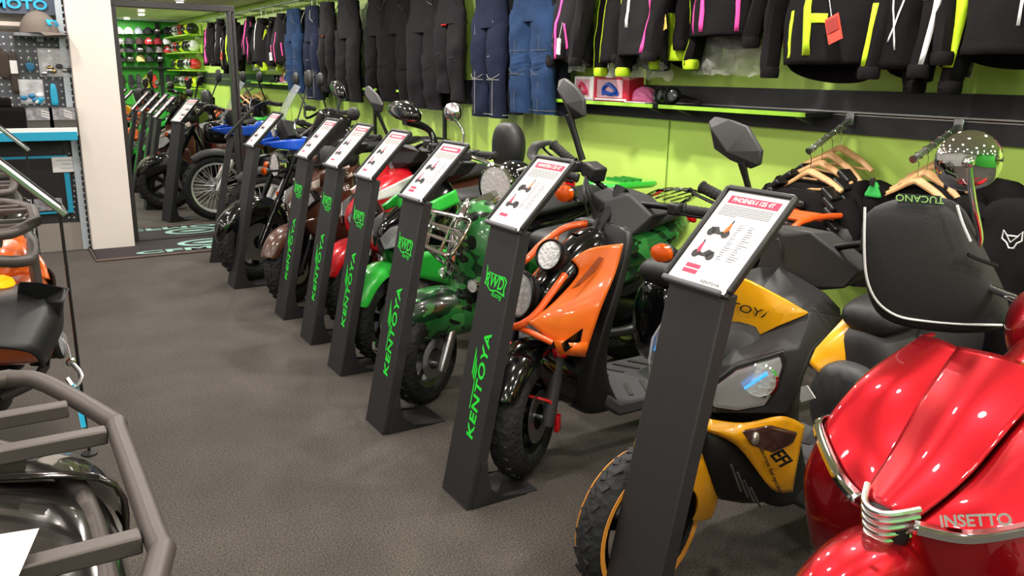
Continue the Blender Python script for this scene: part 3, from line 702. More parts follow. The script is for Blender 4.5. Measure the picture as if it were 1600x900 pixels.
p = a2+d2*.2-V((0, 0, .15))+V((0, -.22, 0)); vest(p, 'plain black jacket behind the round chrome mirror stem', .2, .66, 4)
p = atX(1612, 300, 3.0)
t = vest(p, 'black jacket with a small white fox head mark at the right edge', .2, .7, 5)
# small white outline badge on it
q0 = atX(1581, 374, 2.885)-p; b = B()
fo = [(-.035, .03), (-.02, .012), (.02, .014), (.034, .035), (.036, .0), (.02, -.012), (.012, -.032), (-.006, -.034), (-.018, -.014), (-.036, -.002)]
b.tube([q0+V((0, -x*.9, z*.9)) for x, z in fo], .0028, 5, closed=True); b.out('white_badge', M_white, t)
b = B(); b.tube([q0+V((0, -x*.9, z*.9)) for x, z in ((-.02, .012), (-.004, -.012), (.02, .014))], .0024, 5).out('white_badge_detail', M_white, t)
gm_ = mat('kelly_green_textile', '2fa84a', .7)
for k, (px, py) in enumerate(((1366, 294), (1482, 300))):
    c = atX(px, py, p.x-.35)
    c = atY(px, py, vj.location.y+(.2 if k == 0 else -.1))-V(vj.location)
    B().loft([rrect(c.x, c.y, c.z+z, .012, hw, 3, .5) for z, hw in ((.03, .006), (.015, .016), (-.035, .045), (-.042, .04))]).out('green_strap_end', gm_, vj, sub=1)
    B().box((c.x-.02, c.y, c.z+.03), (.02, .018, .035)).out('strap_clip', M_blackplastic, vj, bev=.003)
# ------------------------------------------------------------------ two-wheeler building blocks (local x runs backwards from the front axle)
class Bike:
    def __init__(s, name, label, cat, X0, Yc, rz=0, group='two-wheelers parked in a row'):
        s.t = thing(name, label, cat, (X0, Yc, 0), rz, group); s.o = V((X0, Yc, 0)); s.rz = rz
        s.n = V((-sin(rz), cos(rz), 0))
    def q(s, px, py, dy):
        d = ray(px, py); k = ((s.o+s.n*dy-CAM).dot(s.n))/d.dot(s.n); p = CAM+d*k-s.o
        c, sn = cos(s.rz), sin(s.rz)
        return V((p.x*c+p.y*sn, -p.x*sn+p.y*c, p.z))
    def qs(s, L): return [s.q(*p) for p in L]
def sring(x, zt, zb, hw, top=.6, sh=.3, lo=.55, dx=0):
    h = zt-zb
    return sym([(x, 0, zt), (x+dx*.2, hw*top, zt-.02*h), (x+dx*.6, hw, zt-sh*h), (x+dx, hw*.97, zb+.3*h), (x+dx, hw*lo, zb+.02*h), (x+dx, 0, zb)])
def body(t, name, m, L, sub=2, parent=None):
    return B().loft([sring(*r) for r in L]).out(name, m, parent or t, sub=sub)
M_bright = mat('bright_alloy', 'ececec', .35, metal=.7)
def wheel(t, x, R, w_, m_rim=M_alloy, spokes=5, stripe=None, yaw=0, name='front_wheel', rim=.6, disc=True, wire=False, y=0):
    o = V((0, 0, 0)); ax = (0, 1, 0); rr = R*rim
    k = w_/2
    prof = [(rr, -k*.75), (rr+.01, -k*.95), (R-.25*w_-.01, -k), (R-.02, -k*.8), (R-.004, -k*.4), (R, 0), (R-.004, k*.4), (R-.02, k*.8), (R-.25*w_-.01, k), (rr+.01, k*.95), (rr, k*.75)]
    M_ = Matrix.Translation((x, y, R)) @ Matrix.Rotation(yaw, 4, 'Z')
    ty = B().lathe(prof, o, ax, 40, closed=True)
    nt_ = 26
    for i in range(nt_):       # raised tread blocks
        for s_ in (-1, 1):
            a = 2*pi*(i+.25*s_)/nt_; c = V((sin(a)*(R-.002), s_*k*.26, cos(a)*(R-.003)))
            ty.box(c, (R*.12, k*.36, .008), Matrix.Rotation(a, 3, 'Y') @ Matrix.Rotation(s_*.5, 3, 'Z'))
    wo = ty.tf(M_).out(name, M_rubber, t)
    prof = [(rr-.02, -k*.6), (rr+.006, -k*.82), (rr+.012, -k*.7), (rr-.006, -k*.4), (rr-.006, k*.4), (rr+.012, k*.7), (rr+.006, k*.82), (rr-.02, k*.6)]
    B().lathe(prof, o, ax, 36, closed=True).tf(M_).out('rim', m_rim, wo)
    h = B().lathe([(.035, -k*.8), (.04, -k*.5), (.04, k*.5), (.035, k*.8)], o, ax, 14).tf(M_); h.out('hub', m_rim if not wire else M_alloy, wo)
    if wire:
        b = B()
        for i in range(36):
            a = 2*pi*i/36; s_ = (-1)**i; a2 = a+.5*(1 if i % 4 < 2 else -1)
            b.tube([(sin(a2)*.035, s_*.035, cos(a2)*.035), (sin(a)*(rr-.005), s_*.004, cos(a)*(rr-.005))], .0028, 5)
        so = b.tf(M_).out('wire_spokes', M_bright, wo); so['kind'] = 'stuff'
    else:
        for i in range(spokes):
            a = 2*pi*i/spokes; d = V((sin(a), 0, cos(a))); p_ = V((cos(a), 0, -sin(a)))
            b = B(); b.loft([[d*.03+p_*.016+V((0, k*.35, 0)), d*.03-p_*.016+V((0, k*.35, 0)), d*.03-p_*.016-V((0, k*.35, 0)), d*.03+p_*.016-V((0, k*.35, 0))], [d*(rr-.01)+p_*.022+V((0, k*.2, 0)), d*(rr-.01)-p_*.022+V((0, k*.2, 0)), d*(rr-.01)-p_*.022-V((0, k*.2, 0)), d*(rr-.01)+p_*.022-V((0, k*.2, 0))]])
            b.tf(M_).out('spoke', m_rim, wo, bev=.004)
    if disc:
        dr = rr*(.38 if wire else .72)
        B().lathe([(.05, 0), (dr, 0), (dr, .004), (.05, .004)], (0, -k*1.02, 0), ax, 28, closed=True).tf(M_).out('brake_disc', M_steel, wo)
    if stripe:
        for s_ in (-1, 1): B().lathe([(rr+.012, s_*k*.98), (rr+.03, s_*k*1.03), (rr+.03, s_*k*1.0), (rr+.012, s_*k*.95)], o, ax, 40, closed=True).tf(M_).out('rim_stripe', stripe, wo)
    return wo
def fork(t, x0, z0, x1, z1, y, m_lo, m_up, r=.022, collar=None):
    a = V((x0, 0, z0)); b = V((x1, 0, z1)); d = b-a
    for s_ in (-1, 1):
        Y = V((0, s_*y, 0))
        f = B().tube([a+Y-d.normalized()*.03, a+Y+d*.02, a+Y+d*.48], [r*.8, r, r], 12).out('fork_leg', m_lo, t)
        B().tube([a+Y+d*.46, b+Y], r*.7, 10).out('fork_tube', m_up, f)
        if collar: B().lathe([(r*1.15, 0), (r*1.25, .006), (r*1.25, .022), (r*1.1, .03)], a+Y+d*.47, d, 12).out('fork_collar', collar, f)
    B().cyl(a+V((0, -y-.02, 0)), a+V((0, y+.02, 0)), .012, 10).out('axle', M_steel, t)
def grip(t, a, b, m=M_grip, r=.018):
    a = V(a); b = V(b); d = b-a; L = d.length
    prof = [(r*.9, 0), (r*1.35, .002), (r*1.35, .008), (r, .012)]
    k = 7
    for i in range(k):
        h = .014+(L-.03)*i/k; prof += [(r, h), (r*1.08, h+.004), (r*1.08, h+(L-.03)/k-.004), (r, h+(L-.03)/k-.001)]
    prof += [(r*1.2, L-.012), (r*1.25, L-.004), (r*.9, L)]
    return B().lathe(prof, a, d, 14).out('grip', m, t)
def handlebar(t, x, z, hw=.33, rise=.03, back=.05, m=M_dmetal, levers=True, gm=M_grip, blinkers=None):
    L = [(x+back, -hw, z+rise), (x+back*.4, -hw*.55, z+rise), (x, -.09, z), (x, .09, z), (x+back*.4, hw*.55, z+rise), (x+back, hw, z+rise)]
    h = B().tube(L, .011, 10, sm=5).out('handlebar', m, t)
    for s_ in (-1, 1):
        a = V((x+back*.55, s_*hw*.66, z+rise)); b = V((x+back*1.05, s_*(hw+.01), z+rise))
        grip(h, a, b, gm)
        if levers:
            B().tube([a+V((-.01, -s_*.03, 0)), a+V((-.05, 0, -.005)), b+V((-.045, -s_*.02, -.01)), b+V((-.035, s_*.004, -.01))], [.007, .007, .006, .005], 8, sm=4, flat=.7).out('brake_lever', M_dmetal, h)
            B().ball(b+V((-.035, s_*.006, -.01)), .009, 8).out('lever_tip', M_dmetal, h)
            B().box(a+V((-.012, -s_*.03, .005)), (.05, .05, .045)).out('switch_block', M_blackplastic, h, bev=.008)
    return h
def rear_mirror(t, out, base, m, depth=.035, ridge=None, stem=M_blackplastic, rstem=.008, glass=True, via=None):
    """out: outline of the housing, in order; base: foot of the stem"""
    o_ = V(t.location)
    out = [V(p) for p in out]; c = sum(out, V())/len(out)
    def flat_(p, x):      # slide along the sight line onto the housing's own plane across the bike
        W = o_+V(p); k = (o_.x+x-CAM.x)/(W.x-CAM.x); return CAM+(W-CAM)*k-o_
    out = [flat_(p, c.x) for p in out]; c = sum(out, V())/len(out)
    if ridge: ridge = [flat_(p, c.x) for p in ridge]
    n = V((1, 0, 0))
    if ridge: ho = gem(t, 'mirror_housing', m, out, [V(p)-n*depth for p in ridge], (.018, 0, 0), .97, .004)
    else:
        b = B().loft([[c+(p-c)*.95+n*.016 for p in out], [p+n*.004 for p in out], [c+(p-c)*.9-n*depth*.6 for p in out], [c+(p-c)*.45-n*depth for p in out]]); ho = b.out('mirror_housing', m, t, sub=2)
    if glass: B().plate([c+(p-c)*.92+n*.017 for p in out], n*.002).out('mirror_glass_insert', M_chrome, ho)
    foot = min(out, key=lambda p: (p-V(base)).length)*.75+c*.25-n*depth*.4
    B().tube([foot]+([V(p) for p in via] if via else [])+[base], [rstem*1.5, rstem, rstem*1.2], 10, sm=5 if via else 3).out('mirror_stem', stem, ho)
    return ho
def lamp_round(t, c, r, d, name='headlight', bezel=M_chrome, sx=1, shell=None, dep=.09):
    c = V(c); d = V(d).normalized()
    s_ = B().lathe([(r*.45, -dep), (r*.8, -dep*.75), (r*.98, -dep*.3), (r*1.02, 0), (r*.95, .006)], c, d, 24, sx=sx).out(name, shell or bezel, t)
    B().lathe([(r*.93, .0), (r*1.06, -.004), (r*1.08, .008), (r*1.0, .016), (r*.92, .012)], c, d, 28, closed=True, sx=sx).out('bezel', bezel, s_)
    B().lathe([(r*.92, .008), (r*.6, -.01), (r*.25, -.02), (.001, -.022)], c, d, 22, sx=sx).out('reflector', M_reflector, s_)
    B().lathe([(r*.93, .009), (r*.75, .02), (r*.4, .03), (.001, .034)], c, d, 22, sx=sx).out('lens', M_lens, s_)
    return s_
def blinker(t, c, d, m=M_amber, r=.032, stalk=None, flat=.7, shell=M_blackplastic):
    c = V(c); d = V(d).normalized()
    b = B().lathe([(r*.3, -.05), (r*.85, -.02), (r*1.03, 0), (r*.98, .004)], c, d, 14, sx=1/flat).out('indicator', shell, t)
    B().lathe([(r*.98, .002), (r*.9, .018), (r*.5, .028), (.001, .03)], c, d, 14, sx=1/flat).out('indicator_lens', m, b)
    if stalk: B().tube([c-d*.03, stalk], .009, 8).out('indicator_stalk', M_blackplastic, b)
def arc_fender(t, R, hw, a0, a1, m, x=0, zc=None, n=10, name='front_fender', drop=.05, flare=0):
    rows = []
    zc = zc if zc is not None else R
    for i in range(n+1):
        f = i/n; a = radians(a0+(a1-a0)*f); w_ = hw*(.55+.45*sin(pi*min(1, max(0, .12+.8*f))))
        C = V((x, 0, zc)); d = V((sin(a), 0, cos(a)))
        rr = R+flare*f
        rows.append([C+d*(rr-drop)+V((0, -w_, 0)), C+d*(rr-.012)+V((0, -w_*.85, 0)), C+d*(rr+.006)+V((0, -w_*.4, 0)), C+d*(rr+.012), C+d*(rr+.006)+V((0, w_*.4, 0)), C+d*(rr-.012)+V((0, w_*.85, 0)), C+d*(rr-drop)+V((0, w_, 0))])
    return B().grid(rows).out(name, m, t, sol=.006, sub=2)
def seat(t, L, m=M_seat, name='seat'): return body(t, name, m, L, 2)
def rear_end(t, m_body, m_seat=M_seat, wb=1.25, z=.74, m_low=M_matte, rackm=None, tail=True, hw=.16, x0=.62, R=.235):
    wheel(t, wb, R, .11, M_dmetal, 5, name='rear_wheel', disc=False)
    rb = body(t, 'rear_body', m_body, [(x0, z-.10, .34, hw*.62), (x0+.04, z-.06, .33, hw*.85), (x0+.25, z-.02, .36, hw), (x0+.55, z, .44, hw*1.0), (x0+.8, z+.04, .56, hw*.85), (x0+1.0, z+.07, .66, hw*.4)])
    seat(t, [(x0+.02, z-.03, z-.1, hw*.6), (x0+.06, z+.02, z-.09, hw*.8), (x0+.25, z+.02, z-.06, hw*.95), (x0+.5, z+.06, z-.03, hw*1.0), (x0+.8, z+.11, z+.02, hw*.9), (x0+.9, z+.1, z+.05, hw*.6)], m_seat)
    body(t, 'engine', M_dmetal, [(wb-.36, .40, .24, .08), (wb-.28, .42, .2, .12), (wb-.05, .38, .18, .13), (wb+.12, .32, .2, .08)], 1)
    B().tube([(wb-.3, -.13, .22), (wb-.1, -.15, .22), (wb+.05, -.16, .27), (wb+.3, -.16, .33)], [.02, .03, .055, .05], 12, sm=4).out('exhaust', M_alloy, t)
    if tail: B().box((x0+1.0, 0, z+.02), (.03, .16, .05)).out('tail_lamp', M_redlens, t, bev=.012)
    B().tube([(wb, .12, R), (wb-.02, .13, z-.15)], .03, 10).out('rear_shock', M_dmetal, t)
    if rackm:
        b = B()
        for s_ in (-1, 1): b.tube([(x0+.6, s_*.1, z+.06), (x0+.85, s_*.13, z+.13), (x0+1.12, s_*.1, z+.15)], .011, 8, sm=4)
        for f in (0, .12, .24): b.tube([(x0+.88+f, -.12, z+.135), (x0+.88+f, .12, z+.135)], .011, 8)
        b.out('rear_rack', rackm, t)
    B().tube([(x0+.15, .08, .26), (x0+.2, .2, .02)], .01, 8).out('side_stand', M_dmetal, t)
    return rb
def floorboard(t, x0, x1, z=.28, hw=.19, m=M_grey):
    f = B().loft([rrect(x, 0, zz, .001, hw_, 3, .5) if False else [(x, -hw_, zz-.06), (x, -hw_, zz), (x, hw_, zz), (x, hw_, zz-.06)] for x, zz, hw_ in ((x0, z+.05, hw*.9), (x0+.06, z, hw), (x1, z, hw), (x1+.05, z+.03, hw*.9))]).out('floorboard', m, t, bev=.012)
    for s_ in (-1, 1):
        for k in range(5): B().box((x0+.09+(x1-x0-.1)*k/5, s_*hw*.55, z+.002), (.018, hw*.6, .006), Matrix.Rotation(s_*.5, 3, 'Z')).out('tread_rib', M_matte, f)
    return f

STEER = ('front_wheel', 'fork_leg', 'axle', 'front_fender', 'brake_caliper', 'red_caliper', 'red_fork_brace')
def steer(t, a, px=.05, skip=()):
    """turn the whole front end about the steering head"""
    Mx = Matrix.Translation((px, 0, 0)) @ Matrix.Rotation(a, 4, 'Z') @ Matrix.Translation((-px, 0, 0))
    for c in t.children:
        k = c.name.split('.')[0]
        if k in STEER and k not in skip: c.matrix_local = Mx
def gem(t, name, m, ring_, apex, back, sc=.9, bev=.006, parent=None):
    """faceted cover: outline ring, one or more ridge points in front, body swept back"""
    ring_ = [V(p) for p in ring_]; apex = [V(p) for p in apex]; n = len(ring_); c = sum(ring_, V())/n
    b = B(); bk = [c+(p-c)*sc+V(back) for p in ring_]
    v = ring_+bk+apex; f = [(i, (i+1) % n, n+(i+1) % n, n+i) for i in range(n)]+[tuple(range(2*n-1, n-1, -1))]
    near = [min(range(len(apex)), key=lambda k: (apex[k]-p).length) for p in ring_]
    for i in range(n):
        a, b2 = near[i], near[(i+1) % n]
        f.append((i, (i+1) % n, 2*n+b2) if a == b2 else (i, (i+1) % n, 2*n+b2, 2*n+a))
    b.add(v, f)
    return b.out(name, m, parent or t, bev=bev, ang=20)
def bars(t, P, gl=.12, m=M_dmetal, gm=M_grip, levers=True, r=.011):
    """handlebar through explicit points, grips on both ends"""
    P = [V(p) for p in P]; h = B().tube(P, r, 10, sm=4).out('handlebar', m, t)
    for e, i in ((P[0], P[1]), (P[-1], P[-2])):
        d = (i-e).normalized(); grip(h, e+d*gl, e-d*.004, gm)
        if levers:
            a = e+d*(gl+.02); f = V((-.045, 0, -.012))
            B().tube([a+f*.3, a+f*.9-d*.03, e+f*1.1+d*.02, e+f*.95-d*.005], [.008, .007, .006, .005], 8, sm=4, flat=.7).out('brake_lever', M_dmetal, h)
            B().ball(e+f*.95-d*.008, .009, 8).out('lever_tip', M_dmetal, h)
            B().box(a+V((-.01, 0, 0)), (.05, .05, .045)).out('switch_block', M_blackplastic, h, bev=.008)
    return h
def panel(t, name, m, rows, sol=.008, sub=1, mir=True, parent=None, bev=0):
    rows = [[V(p) for p in r] for r in rows]
    if sub: rows = patch(rows, 5)
    o = B().grid(rows).out(name, m, parent or t, sol=sol, bev=bev)
    if mir: B().grid([[V((p.x, -p.y, p.z)) for p in r] for r in rows]).out(name, m, parent or t, sol=sol, bev=bev)
    return o

# ------------------------------------------------------------------ yellow and black scooter
def yellow():
    K = Bike('scooter', 'yellow and black scooter with faceted nose behind the stand nearest the camera', 'scooter', 1.47, 1.62); t, q, qs = K.t, K.q, K.qs
    wheel(t, 0, .24, .1, M_dmetal, 5, stripe=mat('orange_rim_tape', 'f0a040', .4), yaw=.12, rim=.76)
    fork(t, 0, .235, .2, .64, .07, M_grey, M_steel)
    arc_fender(t, .265, .1, 5, 105, M_yellow, drop=.13)
    B().box((-.02, -.085, .3), (.06, .03, .12)).out('brake_caliper', M_alloy, t, bev=.01)
    body(t, 'front_cover', M_matte, [(.2, .74, .56, .07), (.27, .82, .52, .12), (.36, .84, .46, .15), (.43, .84, .42, .15)], 1)
    mr = [qs(((1140, 519, 0), (1182, 526, -.075), (1222, 507, -.143), (1266, 486, -.192), (1312, 496, -.215))),
          qs(((1108, 572, 0), (1150, 571, -.13), (1222, 549, -.205), (1246, 545, -.222), (1264, 548, -.225))),
          qs(((1096, 640, 0), (1118, 645, -.1), (1190, 645, -.19), (1228, 645, -.215), (1246, 590, -.225)))]
    panel(t, 'nose_mask', M_matte, mr, .012, 0, bev=.004)
    panel(t, 'mask_side', M_matte, [[mr[0][4], mr[1][4], mr[2][4], mr[2][3]], [p+V((.06, .03, -.01)) for p in (mr[0][4], mr[1][4], mr[2][4], mr[2][3])]], .01, 0)
    panel(t, 'mask_top', M_matte, [[mr[0][0], mr[0][2], mr[0][3], mr[0][4]], [(.5, 0, .95), (.5, -.08, .93), (.52, -.15, .9), (.54, -.19, .86)]], .01, 0)
    # nose panel with brand
    rows = [qs(((1140, 424, 0), (1140, 470, 0), (1140, 521, 0))), qs(((1181, 440, -.07), (1192, 484, -.08), (1182, 527, -.07))), qs(((1238, 470, -.15), (1232, 490, -.155), (1222, 508, -.145))), qs(((1262, 484, -.19), (1268, 487, -.195), (1262, 491, -.19)))]
    rows = [[p+V((-.012, 0, 0)) for p in r] for r in rows]
    npn = panel(t, 'nose_panel', M_yellow, rows, .012, 0, bev=.003)
    a, b_ = q(1128, 472, .015), q(1192, 487, -.08)
    text('KENTOYA', .034, M_blackplastic, npn, q(1160, 477, -.03)+V((-.03, 0, 0)), rows[1][1]-rows[0][1], (0, 0, 1), ext=.001, sx=1.35, shear=.1)
    rw = [q(1140+c, 521+c*.1, -.08*c/60)+V((-.02, 0, .004)) for c in (0, 15, 30, 45)]
    B().tube(rw, .008, 4, sq=True).out('nose_vent', M_blackplastic, npn)
    # headlights
    for s_ in (1, -1):
        def fl(p): p = V(p); return V((p.x, p.y*s_, p.z))
        ol = [fl(p) for p in qs(((1108, 605, -.11), (1150, 574, -.155), (1222, 551, -.215), (1226, 566, -.22), (1214, 606, -.21), (1196, 632, -.195), (1150, 640, -.15), (1112, 634, -.115)))]
        c = sum(ol, V())/len(ol); nn = V((-.75, -.62*s_, .05)).normalized()
        hl = B().loft([[c+(p-c)*1.06-nn*.05 for p in ol], [c+(p-c)*1.08+nn*.004 for p in ol], [c+(p-c)*.97+nn*.006 for p in ol]]).out('headlight', M_blackplastic, t, bev=.003)
        B().plate([c+(p-c)*.94+nn*.007 for p in ol], nn*.002).out('reflector_plate', mat('dark_reflector', '9a9da1', .22, metal=1), hl)
        cc = c+nn*.012+(ol[3]-c)*.28
        B().lathe([(.045, .004), (.04, -.004), (.02, -.012), (.001, -.014)], cc+nn*.004, nn, 20).out('reflector', M_reflector, hl)
        B().lathe([(.044, .004), (.05, .0), (.05, .01), (.044, .012)], cc, nn, 22, closed=True).out('projector_ring', M_chrome, hl)
        e = (ol[2]-ol[0]).normalized()
        B().bar(cc-e*.045+nn*.014, cc+e*.02+nn*.014+V((0, 0, .012)), .006, .012, nn).out('blue_marker', mat('blue_marker', '1e90e8', .3, emit=1.2), hl)
        B().loft([[c+(p-c)*.95+nn*.02 for p in ol], [c+(p-c)*.8+nn*.03 for p in ol]]).out('lens', M_lens, hl, bev=.003)
    # lower wings with indicator
    top = qs(((1108, 656, -.1), (1160, 661, -.16), (1222, 650, -.212), (1256, 664, -.225))); bot = qs(((1108, 673, -.1), (1155, 697, -.155), (1205, 762, -.195), (1237, 767, -.21)))
    mid = [(a*.5+b*.5)+V((-.02, -.012, 0)) for a, b in zip(top, bot)]
    wg = panel(t, 'lower_wing', M_yellow, [top, mid, bot], .01, 1)
    ln = qs(((1164, 668, -.18), (1205, 660, -.205), (1248, 672, -.235), (1240, 690, -.23), (1212, 702, -.205), (1180, 690, -.185)))
    B().plate([p+V((-.03, -.012, 0)) for p in ln], (.02, .004, 0)).out('indicator_lens', mat('smoked_indicator', '4a2c28', .08, coat=1), wg, bev=.004)
    c_ = sum(ln[:1]+ln[-1:], V())/2+V((-.016, -.02, .0))
    B().ball(c_+V((.01, -.004, 0)), .022, 10, sc=(.6, .5, .9)).out('indicator_bulb', M_reflector, wg)
    a, b_ = q(1206, 690, -.2), q(1226, 728, -.21)
    text('EFI', .055, M_blackplastic, wg, q(1226, 706, -.22)+V((-.042, -.02, 0)), q(1240, 722, -.22)-q(1212, 690, -.21), (0, -.25, 1), ext=.001, off=.0015, shear=.2)
    text('electronic fuel injection', .019, M_blackplastic, wg, q(1213, 726, -.21)+V((-.042, -.018, 0)), q(1228, 764, -.21)-q(1200, 700, -.2), (0, -.5, 1), ext=.0008)
    body(t, 'belly_pan', M_blackplastic, [(.13, .58, .40, .08), (.2, .56, .28, .14), (.34, .52, .22, .165), (.46, .45, .2, .17), (.52, .36, .22, .16)], 1)
    b = B()
    for k in range(4): b.bar(q(1150+10*k, 720+12*k, -.165)+V((-.03, -.01, 0)), q(1165+10*k, 762+8*k, -.17)+V((-.03, -.01, 0)), .004, .006)
    b.out('cooling_slot', M_grey, t)
    B().loft([rrect(cx, 0, z, hx, hy, 3, .6) for z, cx, hx, hy in ((.9, .5, .03, .14), (.86, .49, .04, .18), (.78, .43, .05, .19), (.66, .36, .04, .2), (.5, .38, .05, .2), (.34, .44, .08, .19), (.25, .5, .1, .17), (.21, .5, .08, .14))]).out('leg_shield', M_matte, t, sub=1)
    floorboard(t, .46, .86, .27, .19)
    # handlebar cowl
    rg = qs(((1206, 350, .06), (1266, 362, -.08), (1344, 424, -.2), (1319, 451, -.17), (1256, 456, -.06), (1186, 434, .09), (1183, 415, .1)))
    gem(t, 'handlebar_cover', M_matte, rg, [q(1229, 366, 0)+V((-.02, 0, 0)), q(1252, 448, -.05)+V((-.03, 0, 0))], (.13, .01, .0), .85)
    B().bar(q(1226, 372, .0)+V((-.03, 0, 0)), q(1236, 425, .0)+V((-.03, 0, 0)), .006, .006).out('cover_crease', M_grey, t)
    bars(t, [(.68, -.36, 1.06), (.6, -.2, 1.05), (.58, 0, 1.0), (.56, .2, 1.09), q(1096, 292, .37)], .13)
    out = qs([(x, y, .27) for x, y in ((1107, 190), (1116, 182), (1140, 187), (1166, 197), (1189, 236), (1186, 258), (1172, 264), (1140, 250), (1116, 233))])
    rear_mirror(t, out, (.60, .2, 1.07), M_matte, .05, ridge=qs(((1128, 200, .27), (1152, 236, .27))), rstem=.009)
    blinker(t, q(1037, 395, .2), (-1, -.1, 0), r=.03, stalk=(.42, .12, .95))
    rear_end(t, M_matte, z=.76, x0=.93, wb=1.34)
    body(t, 'seat_base', M_grey, [(.84, .56, .28, .11), (.88, .58, .27, .14), (1.1, .56, .28, .15)], 1)
    el = qs(((1352, 466, .09), (1322, 492, .12), (1290, 525, .13), (1262, 563, .13))); er = qs(((1398, 460, 0), (1368, 495, .02), (1338, 542, .03), (1311, 600, .04))); eb = qs(((1450, 470, -.11), (1436, 520, -.11), (1404, 580, -.1), (1352, 622, -.06)))
    panel(t, 'seat_front_panel', M_yellow, [[p+V((.05, .01, 0)) for p in el], el, [a*.5+b*.5+V((-.02, 0, 0)) for a, b in zip(el, er)], er], .01, 1, False)
    panel(t, 'seat_nose', M_seat, [[p+V((-.004, 0, 0)) for p in er], [a*.5+b*.5+V((-.03, 0, 0)) for a, b in zip(er, eb)], eb], .012, 1, False)
    B().plate(qs(((1243, 606, .10), (1262, 602, .04), (1275, 622, .0), (1253, 628, .07))), (-.004, 0, 0)).out('data_sticker', M_whiteplastic, t)
    B().tube([(.72, -.13, .27), (.62, -.17, .03)], .01, 8).out('prop_stand', M_dmetal, t)
yellow()

